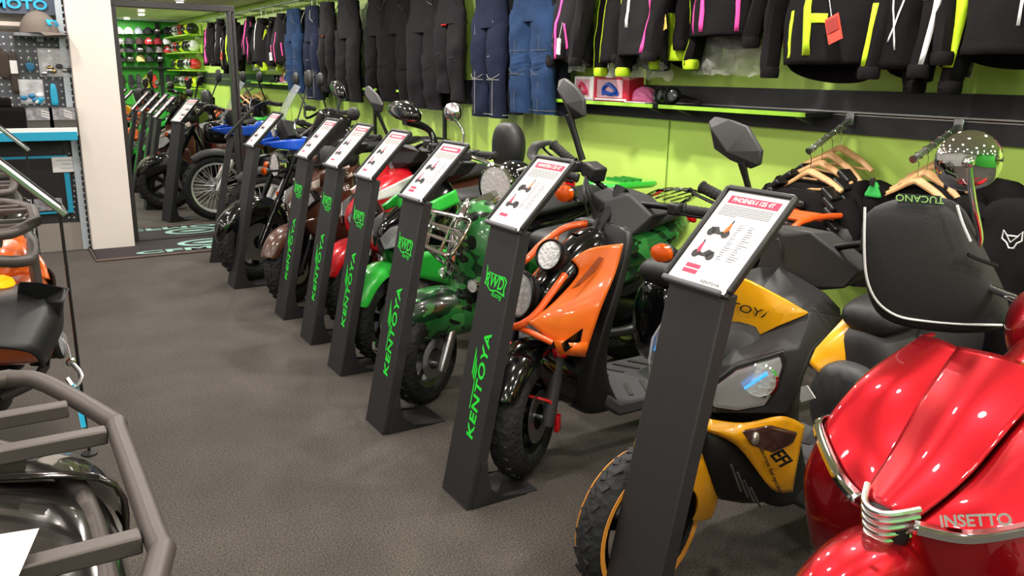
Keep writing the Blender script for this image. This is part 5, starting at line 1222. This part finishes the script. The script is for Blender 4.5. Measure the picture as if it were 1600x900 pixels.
seat(t, [(.74, .94, .82, .07), (.86, .92, .8, .11), (1.2, .93, .84, .12), (1.5, .96, .9, .06)])
body(t, 'engine', M_dmetal, [(.4, .62, .34, .1), (.5, .68, .3, .14), (.75, .64, .28, .14), (.9, .55, .32, .1)], 1)
B().tube([(.32, 0, .98), (.42, 0, .62), (.5, 0, .32), (.9, 0, .32), (1.0, 0, .84)], .024, 8, sm=3).out('frame_tube', M_gloss, t)
B().tube([(1.3, 0, .32), (.9, .0, .4)], .03, 8).out('swing_arm', M_alloy, t)
B().tube([(.44, -.1, .5), (.7, -.15, .5), (1.1, -.16, .7), (1.5, -.16, .85)], [.022, .024, .045, .04], 10, sm=4).out('exhaust', M_dmetal, t)
B().grid(patch([[(1.2, -.08, .86), (1.2, 0, .88), (1.2, .08, .86)], [(1.5, -.08, .92), (1.5, 0, .94), (1.5, .08, .92)], [(1.75, -.05, .9), (1.75, 0, .91), (1.75, .05, .9)]], 4)).out('rear_fender', M_matte, t, sol=.008)
bars(t, [(.6, -.4, 1.18), (.48, -.26, 1.2), (.4, 0, 1.12), (.48, .26, 1.2), (.6, .4, 1.18)], .12)
for s_ in (1, -1):
    out = [V((.42, s_*.32, 1.44))+V((0, cos(a)*.05, sin(a)*.06)) for a in [2*pi*k/12 for k in range(12)]]
    rear_mirror(t, out, (.48, s_*.26, 1.22), M_matte, .03, rstem=.006)
# ------------------------------------------------------------------ quad bikes on the left (local x runs forward, towards the aisle)
M_rack = mat('rack_grey_coat', '57504d', .45, metal=.5, bump=.05, bscale=300)
M_gun = mat('gunmetal_gloss_paint', '3a3634', .12, coat=1, metal=.6)
def atv(label, Yc, m, fm_=None, rackz=.8, xf=.13, rs=1.0, group='quad bikes on the left of the aisle', rack2=False):
    t = thing('quad_bike', label, 'quad bike', (0, Yc, 0), 0, group)
    for x, n in ((-.42, 'front_wheel'), (-1.65, 'rear_wheel')):
        for s_ in (-1, 1):
            w_ = wheel(t, x, .29, .2, M_dmetal, 5, y=s_*.44, name=n, rim=.5, disc=False)
    # plastics
    def hood(L, nm, mm): return B().loft([sring(*r) for r in L]).out(nm, mm, t, sub=2)
    hood([(.12, .64, .44, .3), (.08, .71, .40, .46), (-.2, .77, .44, .48), (-.6, .82, .5, .3), (-.8, .84, .55, .18)], 'hood', m)
    for s_ in (-1, 1):
        rows = [[(.13, s_*.2, .58), (.11, s_*.36, .57), (.04, s_*.52, .5)], [(.09, s_*.22, .71), (.06, s_*.40, .69), (-.02, s_*.6, .6)], [(-.3, s_*.26, .76), (-.32, s_*.42, .74), (-.36, s_*.62, .67)], [(-.64, s_*.26, .72), (-.66, s_*.4, .68), (-.7, s_*.56, .6)], [(-.82, s_*.22, .5), (-.84, s_*.36, .45), (-.86, s_*.5, .42)]]
        B().grid(patch(rows, 5)).out('front_fender', fm_ or m, t, sol=.01)
        rows = [[(-1.2, s_*.2, .66), (-1.2, s_*.38, .62), (-1.2, s_*.54, .5)], [(-1.5, s_*.2, .78), (-1.5, s_*.42, .76), (-1.5, s_*.6, .7)], [(-2.0, s_*.2, .72), (-2.0, s_*.4, .7), (-2.0, s_*.56, .6)]]
        B().grid(patch(rows, 5)).out('rear_fender', m, t, sol=.01)
        lamp = lamp_round(t, (.1, s_*.3, .52), .06, (1, s_*.2, .1), dep=.08, bezel=M_blackplastic)
        B().tube([(-.3, s_*.18, .32), (-.42, s_*.36, .28)], .025, 8).out('suspension_arm', M_dmetal, t)
    hood([(-.04, .46, .2, .2), (-.2, .5, .16, .26), (-.9, .5, .18, .24), (-1.9, .55, .3, .2)], 'chassis', M_blackplastic)
    hood([(-.8, .84, .6, .12), (-.95, .86, .6, .16), (-1.4, .88, .6, .18), (-1.9, .9, .66, .17), (-2.0, .86, .7, .12)], 'saddle', M_seat)
    bars(t, [(-.95, -.38, 1.08), (-.85, -.24, 1.1), (-.78, 0, 1.04), (-.85, .24, 1.1), (-.95, .38, 1.08)], .12)
    # tubular front rack
    z = rackz; r = .02
    rk = B().tube([(x, y*rs, z) for x, y in ((-.75, -.6), (-.12, -.66), (-.03, -.655), (.03*rs, -.58), (xf, -.29), (xf+.005, -.22), (xf+.005, .22), (xf, .29), (.03*rs, .58), (-.03, .655), (-.12, .66), (-.75, .6))], r, 12, sm=4).out('front_rack', M_rack, t)
    for dy, a in ((.4, .06), (.22, .115), (-.22, .115), (-.4, .06)):
        a = min(a, xf-.01); B().box(((a-.75)/2, dy*rs, z), (a+.75, .034*rs, .03*rs)).out('rack_bar', M_rack, rk, bev=.004)
    for x in (-.35, -.7): B().box((x, 0, z-.004), (.03, 1.24*rs, .026)).out('rack_cross_bar', M_rack, rk, bev=.004)
    B().tube([(-.2, -.5, z-.04), (.0, -.38, z-.1), (.06, -.2, z-.12), (.06, .2, z-.12), (.0, .38, z-.1), (-.2, .5, z-.04)], .021, 10, sm=4).out('lower_loop', M_rack, rk)
    for s_ in (-1, 1):
        B().tube([(.06, s_*.2, z-.12), (.05, s_*.2, .4), (-.1, s_*.18, .3)], .019, 10, sm=3).out('bumper_upright', M_rack, rk)
        B().plate([(-.1, s_*.26, z-.02), (-.02, s_*.26, z-.02), (-.03, s_*.26, z-.06), (-.09, s_*.26, z-.06)], (0, s_*.05, 0)).out('rack_tab', M_rack, rk, bev=.003)
    B().tube([(.05, -.2, .42), (.075, 0, .42), (.05, .2, .42)], .019, 10, sm=3).out('bumper_bar', M_rack, rk)
    hood([(-.0, .5, .36, .1), (-.04, .52, .34, .13), (-.12, .52, .34, .12)], 'winch', M_dmetal)
    return t
q1 = atv('dark gunmetal quad bike nearest the camera with grey tubular front rack', 1.465, M_gun)
q2 = atv('orange quad bike behind the dark one, amber lamp lit', 3.62, M_orange, M_blackplastic, .95, .08, .6)
q3 = atv('dark quad bike furthest along the left side, before the display wall', 5.75, M_gun, None, .85, .05)
# glowing amber indicator on the orange quad and black side trim
c = atZ(3, 447, .74)-V(q2.location)
B().lathe([(.036, -.01), (.04, 0), (.034, .02), (.018, .03), (.001, .032)], c, (.8, -.6, .1), 16, sx=1.3).out('amber_lamp', mat('lit_amber_lens', 'ff9a10', .3, emit=1.6), q2)
s2 = [atZ(x, y, z)-V(q2.location) for x, y, z in ((58, 440, .78), (104, 452, .72), (100, 470, .7), (78, 575, .42), (62, 560, .45), (50, 500, .6))]
B().plate(s2, (-.06, .04, 0)).out('side_trim', M_blackplastic, q2, bev=.01)
for k, (px, py, mm) in enumerate(((14, 528, M_redlens), (32, 527, M_yellow), (30, 545, M_chrome))):
    p = atZ(px, py, .5)-V(q2.location); B().tube([p+V((-.05, .02, .01)), p, p+V((.05, -.01, -.01))], .012, 8, sm=2).out('cable_terminal', mm, q2)
nr = [[atZ(x, y, z)-V(q2.location) for x, y, z in r] for r in (((-40, 360, .86), (0, 362, .86), (34, 368, .85), (52, 392, .82)), ((-40, 395, .82), (0, 396, .82), (42, 398, .8), (66, 412, .78)), ((-40, 436, .74), (0, 434, .74), (46, 428, .74), (75, 436, .73)))]
B().grid(patch(nr, 4)).out('nose_cowl', M_orange, q2, sol=.02)
# winch cable, hook and teal strap
h0 = atZ(98, 530, .52); h1 = atZ(111, 566, .46); h2 = atZ(116, 600, .40); h3 = atZ(131, 668, .25)
wt = thing('winch_hook', 'steel winch hook on a cable with a teal strap beside the orange quad bike', 'hook', h2)
B().tube([h0-h2+V((-.1, .1, .02)), h0-h2, h1-h2], .004, 6, sm=3).out('cable', M_steel, wt)
B().tube([h1-h2, (h1-h2)*.6+V((.02, 0, 0)), (h1-h2)*.2+V((.025, 0, 0)), V((0, 0, -.01)), (h1-h2)*.3+V((-.02, 0, 0))], .008, 8, sm=4).out('hook', M_steel, wt)
B().lathe([(.012, -.008), (.018, 0), (.012, .008)], h1-h2, (0, 1, 0), 12).out('shackle', M_chrome, wt)
B().tube([V((0, 0, 0)), V((.006, -.01, -.06)), h3-h2], .012, 4, sm=3, flat=.25).out('strap', M_teal, wt)
# sheet of paper lying on the near rack
pp = [atZ(x, y, .83) for x, y in ((-20, 838), (62, 831), (28, 905), (-40, 930))]
po = V((sum(p.x for p in pp)/4, sum(p.y for p in pp)/4, .83))
tag(B().grid(patch([[pp[0]-po, pp[3]-po], [pp[1]-po+V((0, 0, .006)), pp[2]-po+V((0, 0, .002))]], 6)).out('paper_sheet', M_white, None, sol=.0006), 'blank white paper sheet lying on the grey rack, bottom left corner', 'paper').location = po
# thin pole signs facing the aisle
def pole_sign(X, Y, label, title):
    t = thing('pole_sign', label, 'sign', (X, Y, 0), 0, 'tilted sheets on thin poles beside the quad bikes')
    B().cyl((0, 0, 0), (0, 0, .98), .006, 8).out('pole', M_blackplastic, t)
    B().lathe([(.03, 0), (.03, .008), (.01, .016)], (0, 0, 0), (0, 0, 1), 20).out('foot', M_standblack, t)
    a = radians(46); u = V((0, 1, 0)); v = V((-cos(a), 0, sin(a))); nn = u.cross(v); o = V((.012, 0, .985)); Mx = Matrix((u, v, nn)).transposed()
    wd, hg = .228, .315
    tr = B().box(o+v*(hg/2)-nn*.006, (wd, hg, .01), Mx).out('tray', M_standblack, t, bev=.002)
    for s_ in (-1, 1): B().box(o+u*(s_*wd/2)+v*(hg/2), (.012, hg, .02), Mx).out('side_clip', M_silver if s_ < 0 else M_blackplastic, tr, bev=.004)
    for b_ in (0, 1): B().box(o+v*(hg*b_), (wd, .014, .02), Mx).out('end_clip', M_blackplastic, tr, bev=.004)
    sign_sheet(t, o+nn*.001+v*.006, u, v, wd-.02, hg-.012, title)
pole_sign(.165, 3.44, 'tilted sheet on a thin pole in front of the orange quad bike', '')
pole_sign(.15, 6.2, 'tilted sheet on a thin pole further back, by the display wall', '')
# ------------------------------------------------------------------ pegboard display bay, far left
PY = MY-.02
def P8(px, py, d=0): return atY(px, py, PY-d)
def peg_mat():
    m = mat('pegboard', '5a5d64', .55); nt = m.node_tree; b = nt.nodes['Principled BSDF']
    tc = nt.nodes.new('ShaderNodeTexCoord'); vm = nt.nodes.new('ShaderNodeVectorMath'); vm.operation = 'FRACTION'
    sc = nt.nodes.new('ShaderNodeVectorMath'); sc.operation = 'SCALE'; sc.inputs['Scale'].default_value = 1/.052
    nt.links.new(tc.outputs['Object'], sc.inputs[0]); nt.links.new(sc.outputs[0], vm.inputs[0])
    sx = nt.nodes.new('ShaderNodeSeparateXYZ'); nt.links.new(vm.outputs[0], sx.inputs[0])
    cx = nt.nodes.new('ShaderNodeCombineXYZ'); nt.links.new(sx.outputs['X'], cx.inputs['X']); nt.links.new(sx.outputs['Z'], cx.inputs['Y'])
    ds = nt.nodes.new('ShaderNodeVectorMath'); ds.operation = 'DISTANCE'; ds.inputs[1].default_value = (.5, .5, 0); nt.links.new(cx.outputs[0], ds.inputs[0])
    lt = nt.nodes.new('ShaderNodeMath'); lt.operation = 'LESS_THAN'; lt.inputs[1].default_value = .15; nt.links.new(ds.outputs['Value'], lt.inputs[0])
    mx = nt.nodes.new('ShaderNodeMix'); mx.data_type = 'RGBA'; mx.inputs['A'].default_value = lin('55575e'); mx.inputs['B'].default_value = lin('c9c6c2')
    nt.links.new(lt.outputs[0], mx.inputs['Factor']); nt.links.new(mx.outputs['Result'], b.inputs['Base Color'])
    return m
def quad_box(name, m, px0, py0, px1, py1, d, th, parent=None, bev=.002):
    a = P8(px0, py0, d); b = P8(px1, py1, d)
    o = B().box((0, 0, 0), (abs(b.x-a.x), th, abs(b.z-a.z))).out(name, m, parent, bev=bev); 
    c = V(((a.x+b.x)/2, PY-d+th/2, (a.z+b.z)/2))
    o.location = c-(V(parent.location) if parent else V()); return o
bay = thing('display_bay', 'grey pegboard display bay with teal shelf left of the white column', 'display bay', (0, PY-.02, 0))
M_pg = peg_mat(); M_dk = mat('bay_dark_panel', '26262a', .5)
quad_box('pegboard', M_pg, -220, 42, 116, 200, 0.0, .02, bay)
quad_box('header_panel', mat('header_grey', '4a5160', .5), -220, -40, 103, 25, .03, .04, bay)
quad_box('pale_strip', mat('cream_panel', 'c9bdb4', .6), -220, 24, 104, 44, .0, .02, bay)
quad_box('shelf_board', M_whiteplastic, -220, 205, 122, 212, .28, .3, bay)
quad_box('shelf_edge', M_teal, -220, 212, 122, 219, .285, .02, bay)
quad_box('lower_panel', M_dk, -220, 220, 134, 374, 0.0, .02, bay)
quad_box('lower_pegboard', mat('dark_pegboard', '2c2c31', .55), 97, 222, 130, 372, .01, .02, bay)
quad_box('plinth', mat('plinth_grey', '8d857e', .6), -220, 372, 137, 390, .06, .1, bay)
b = B()
for j in range(16):
    for i in (0, 1): p = P8(108+i*8, 240+8.3*j if j < 3 else 232+8.3*j, .014)-V(bay.location); b.lathe([(.008, 0), (.008, .003)], p, (0, 1, 0), 6)
pg_ = b.out('peg_holes', mat('peg_hole_pale', 'b5b2ae', .5), bay); pg_['kind'] = 'stuff'
text('CFMOTO', .1, mat('teal_lettering', '2aa6d8', .4), bay, P8(14, 6, .045)-V(bay.location), (1, 0, 0), (0, 0, 1), ext=.002, off=.003, sx=1.25)
# cap on its bracket
br = P8(62, 55, .1)
ct = thing('display_bracket', 'grey flat bracket on the pegboard holding the cap', 'bracket', br)
B().box((0, 0, 0), (.36, .2, .025)).out('ledge', mat('bracket_grey', '77797e', .4), ct, bev=.003)
B().box((0, .05, -.03), (.05, .1, .04)).out('arm', mat('bracket_grey', '77797e', .4), ct, bev=.003)
def cap(P, label, m, ang=0, badge=None, sc=1.0, group='baseball caps'):
    t = thing('baseball_cap', label, 'cap', P, ang, group)
    R = []
    for i in range(7):
        a = pi/2*i/6.3; R.append([V((cos(2*pi*k/18)*.095*cos(a)*sc, sin(2*pi*k/18)*.105*cos(a)*sc, sin(a)*.125*sc)) for k in range(18)])
    cr = B().loft(R).out('crown', m, t)
    rows = [[V(((.09+.0)*sin(f*.95)*sc*1.03, -.1*cos(f*.95)*sc-.0, .004)) for f in (-1, -.6, -.2, .2, .6, 1)], [V((.1*sin(f*.8)*sc*1.05, (-.1*cos(f)-.075*cos(f*1.2))*sc, -.012-.014*f*f)) for f in (-1, -.6, -.2, .2, .6, 1)]]
    B().grid(patch(rows, 3)).out('brim', m, t, sol=.005)
    B().ball((0, 0, .125*sc), .009, 8).out('button', m, cr)
    if badge: B().grid([[(-.05*sc, -.096*sc, .04*sc), (.05*sc, -.096*sc, .04*sc)], [(-.045*sc, -.082*sc, .075*sc), (.045*sc, -.082*sc, .075*sc)]]).out('front_badge', badge, cr, sol=.004)
    return t
cap(br+V((-.0, -.0, .016)), 'grey brown baseball cap with teal badge on the pegboard bracket', mat('cap_grey_brown', '6e645c', .8), .9, mat('teal_lettering', '2aa6d8', .4), 1.35, 'cap on the pegboard')
# items hanging on hooks
def hooked(name, label, cat, px, py, build, d=.05):
    p = P8(px, py, d); t = thing(name, label, cat, p, 0, 'small accessories hanging on the pegboard')
    B().tube([(0, d, .02), (0, -.03, .02), (0, -.045, .035)], .003, 6).out('peg_hook', M_chrome, t); build(t); return t
K8 = 1/178.0   # metres per pixel at this wall
def strap_(t):
    B().loft([rrect(0, 0, z, .03, .012, 2, .5) for z in (0, -.08, -.28, -.34)]).out('leather_strap', mat('dark_leather', '33281f', .6), t, sub=1)
    B().box((0, -.018, -.13), (.05, .004, .1)).out('white_tag', M_white, t)
hooked('hanging_strap', 'dark strap with a white tag at the left of the pegboard', 'strap', 18, 78, strap_)
hooked('hanging_strap', 'dark strap cut by the left picture edge', 'strap', 2, 75, lambda t: B().loft([rrect(0, 0, z, w_, .014, 2, .5) for z, w_ in ((0, .02), (-.08, .05), (-.2, .045), (-.24, .02))]).out('leather_strap', mat('dark_leather', '33281f', .6), t, sub=1))
def fob(t):
    B().tube([(0, 0, 0), (.012, 0, -.02), (0, 0, -.045), (-.012, 0, -.02)], .003, 6, closed=True, sm=3).out('split_ring', M_chrome, t)
    B().loft([rrect(0, 0, z, w_, .012, 3, .5) for z, w_ in ((-.045, .018), (-.06, .034), (-.09, .03), (-.12, .012))]).out('fob', mat('blue_fob', '2a6f9c', .4), t, sub=1)
hooked('key_fob', 'small blue key fob on a ring in the middle of the pegboard', 'key fob', 45, 88, fob)
def bag(mm, w_, h, seed):
    def f(t):
        rows = [[V((w_*(j/8-.5), -.02-.02*N3((j*.4, i*.5, seed), 1.3), -h*i/8)) for j in range(9)] for i in range(9)]
        B().grid(rows).out('clear_bag', mat('bag_film', 'e8e8ec', .2, alpha=.35, coat=1, bump=.6, bscale=40), t, sol=.004)
        random.seed(seed)
        for k in range(7):
            B().ball((w_*(random.random()-.5)*.75, -.03, -h*(.6+.33*random.random())), .022, 8, sc=(1.2, .6, .9)).out('bagged_piece', mm[k % len(mm)], t)
    return f
hooked('parts_bag', 'clear bag of metal parts at the right of the pegboard', 'bag', 84, 76, bag([M_steel, mat('brass', 'a08a60', .3, metal=1), M_grey], .24, .22, 3))
hooked('parts_bag', 'clear bag of teal straps low on the pegboard', 'bag', 47, 124, bag([mat('blue_fob', '2a6f9c', .4), M_teal, M_whiteplastic], .17, .19, 5))
def pouch(t): B().loft([rrect(0, -.01, z, w_, .02, 3, .4) for z, w_ in ((0, .012), (-.03, .026), (-.16, .028), (-.18, .022))]).out('pouch', M_teal, t, sub=1)
hooked('teal_pouch', 'narrow teal pouch on the right of the pegboard above the shelf', 'pouch', 82, 130, pouch)
# on the teal shelf
sz = P8(60, 205, .28).z
def on_shelf(px, d): p = P8(px, 200, d); return V((p.x, PY-d, sz))
cs = thing('black_case', 'black soft case on the teal edged shelf', 'case', on_shelf(14, .2))
B().loft([rrect(0, 0, z, .17, .06, 4, .5) for z in (0, .02, .16, .19)]).out('shell', M_fabric, cs, sub=1); B().loft([rrect(-.04, -.0, z, .08, .05, 4, .5) for z in (.18, .2, .24, .26)]).out('top_pouch', M_fabric, cs, sub=1)
for k, (px, lb) in enumerate(((64, 'printed carton with a motorcycle picture, left on the teal edged shelf'), (99, 'printed carton with a motorcycle picture beside the steel upright'))):
    bx = thing('printed_carton', lb, 'box', on_shelf(px, .2), 0, 'printed cartons on the teal edged shelf')
    B().box((0, 0, .09), (.19, .12, .18)).out('carton', mat('carton_dark', '4c4844', .4), bx, bev=.002)
    B().box((0, -.062, .13), (.18, .004, .09)).out('picture', mat('carton_picture', '8d8a90', .4, var=.5, vscale=25), bx)
    for j in range(3): B().box((.04, -.064, .15-.02*j), (.06, .002, .008), Matrix.Rotation(.3, 3, 'Y')).out('white_mark', M_white, bx)
# poster and price card
po = thing('framed_poster', 'dark poster with a teal border on the lower display panel', 'poster', P8(57, 290, .03))
B().box((0, 0, 0), (.5, .01, .48)).out('teal_border', M_teal, po); B().box((-.02, -.006, 0), (.46, .006, .44)).out('dark_print', mat('poster_dark', '1e1a1c', .4), po)
B().box((.02, -.011, -.16), (.3, .004, .1)).out('print_picture', mat('carton_picture', '8d8a90', .4, var=.5, vscale=25), po)
pc = thing('price_card', 'white price card hanging on the dark panel beside the upright', 'price card', P8(104, 257, .05))
B().box((0, 0, 0), (.21, .003, .125)).out('card', M_white, pc)
for j, w_ in enumerate((.15, .06, .1)): B().box((0, -.002, .035-.032*j), (w_, .001, .012)).out('print_line', M_grey_print, pc)

# ------------------------------------------------------------------ what the mirror shows of the rear end of the shop
VY = 2*MY-BY
def RW(px, py, d=.1):
    p = atY(px, py, VY-d); return V((p.x, BY+d, p.z))
rows_ = [(52, [(186, 'e2dedb'), (201, 'e8e6e4'), (217, '8c94a0'), (232, '222224'), (246, '1b1b1d'), (261, '1a1a1c'), (277, '1f1f21')]),
         (68, [(187, '6f6a66'), (202, '2a2a2c'), (218, '3a2022'), (233, 'b02a34'), (247, '8a2028'), (261, 'd5d8e0')]),
         (81, [(188, '4a4440'), (203, '26262a'), (219, '222'*2), (234, '3a3a3e'), (249, '7a7672'), (262, 'c03440')]),
         (95, [(189, '1d1d1f'), (204, '2a2c20'), (220, 'c8b478'), (235, '252528'), (250, '202023')])]
names = {}
rnm = ('top', 'second', 'third', 'lowest'); onm = ('first', 'second', 'third', 'fourth', 'fifth', 'sixth', 'seventh')
for r, (py, L) in enumerate(rows_):
    for k, (px, cc) in enumerate(L):
        cap(RW(px, py, .14), 'reflected cap on the green rear wall, %s row, %s from the mirror frame' % (rnm[r], onm[k]), mat('cap_'+cc, cc, .8), pi, M_reflect if (k+r) % 3 == 1 else None, 1.0, 'caps on the green rear wall seen in the mirror')
def rw_box(name, label, cat, px0, py0, px1, py1, d, th, m):
    a, b = RW(px0, py0, d), RW(px1, py1, d)
    o = B().box((0, 0, 0), (abs(b.x-a.x), th, abs(b.z-a.z))).out(name, m, None, bev=.003); o.location = (a+b)/2; tag(o, label, cat); return o
rw_box('rear_ledge', 'black ledge under the caps on the reflected green wall', 'ledge', 176, 104, 330, 109, .08, .16, M_band)
rw_box('rear_divider', 'black vertical divider on the reflected green wall', 'divider', 248, 36, 253, 160, .03, .05, M_band)
for k, (px, cc) in enumerate(((190, '2a2a2c'), (204, '3a3a3e'), (216, '4a4a4e'), (229, 'b8c020'), (241, 'd23a30'), (262, '2c2c2e'), (276, '6a7a20'))):
    p = RW(px, 116, .06)
    g = thing('riding_glove', 'reflected glove on the green rear wall, %s in its row' % onm[k], 'glove', p, 0, 'gloves hanging on the green rear wall seen in the mirror'); gm = mat('glove_'+cc, cc, .7)
    B().loft([rrect(0, 0, z, w_, .02, 3, .6) for z, w_ in ((0, .04), (-.07, .045), (-.16, .055), (-.2, .05))]).out('palm', gm, g, sub=1)
    for j in range(4): B().tube([(-.036+.024*j, 0, -.19), (-.04+.026*j, .01, -.27-.02*(j in (1, 2)))], .013, 7).out('finger', gm, g)
    B().tube([(.05, 0, -.1), (.08, .01, -.17)], .014, 7).out('thumb', gm, g)
# helmets on lime shelves near the rear corner of the right wall
hc = ('1c1c1e', 'd8d8da', 'c02830', 'c8d820', '1a1a1c', '8d8d90', '202024')
def helmet(P, label, m, ang):
    t = thing('helmet', label, 'helmet', P, ang, 'helmets on the lime shelves seen in the mirror'); t.scale = (.85, .85, .85)
    R = []
    for i in range(9):
        a = -pi*.32+(pi*.82)*i/8; R.append([V((cos(2*pi*k/18)*.135*cos(a), sin(2*pi*k/18)*.115*cos(a), .13+sin(a)*.13)) for k in range(18)])
    s_ = B().loft(R).out('shell', m, t)
    B().grid(patch([[(-.128*cos(f), .112*sin(f), .17) for f in (-.9, -.45, 0, .45, .9)], [(-.14*cos(f), .118*sin(f), .10) for f in (-.9, -.45, 0, .45, .9)]], 3)).out('visor', mat('visor_smoke', '16161a', .05, coat=1), t, sol=.006)
    B().grid(patch([[(-.10*cos(f), .1*sin(f), .235) for f in (-.8, 0, .8)], [(-.2*cos(f*.7), .11*sin(f), .235) for f in (-.8, 0, .8)]], 3)).out('peak', m, t, sol=.006)
n = 0
for r, z in enumerate((2.16, 1.84, 1.5, 1.16)):
    sh = thing('helmet_shelf', 'lime helmet shelf on the right wall near the rear corner, %s from the top' % onm[r], 'shelf', (WX-.17, -2.5, z), 0, 'lime helmet shelves')
    B().box((0, 0, -.012), (.32, 2.4, .02)).out('board', M_limeshelf, sh, bev=.003)
    for s_ in (-.9, .9): B().box((.1, s_, -.05), (.12, .02, .06)).out('bracket', M_silver, sh)
    for k in range(7):
        cc = hc[(n*3+r) % 7]; helmet((WX-.17, -1.55-.31*k, z), 'reflected helmet on the %s lime shelf, %s from its near end' % (rnm[r], onm[k]), mat('helmet_'+cc, cc, .2, coat=1), .2); n += 1
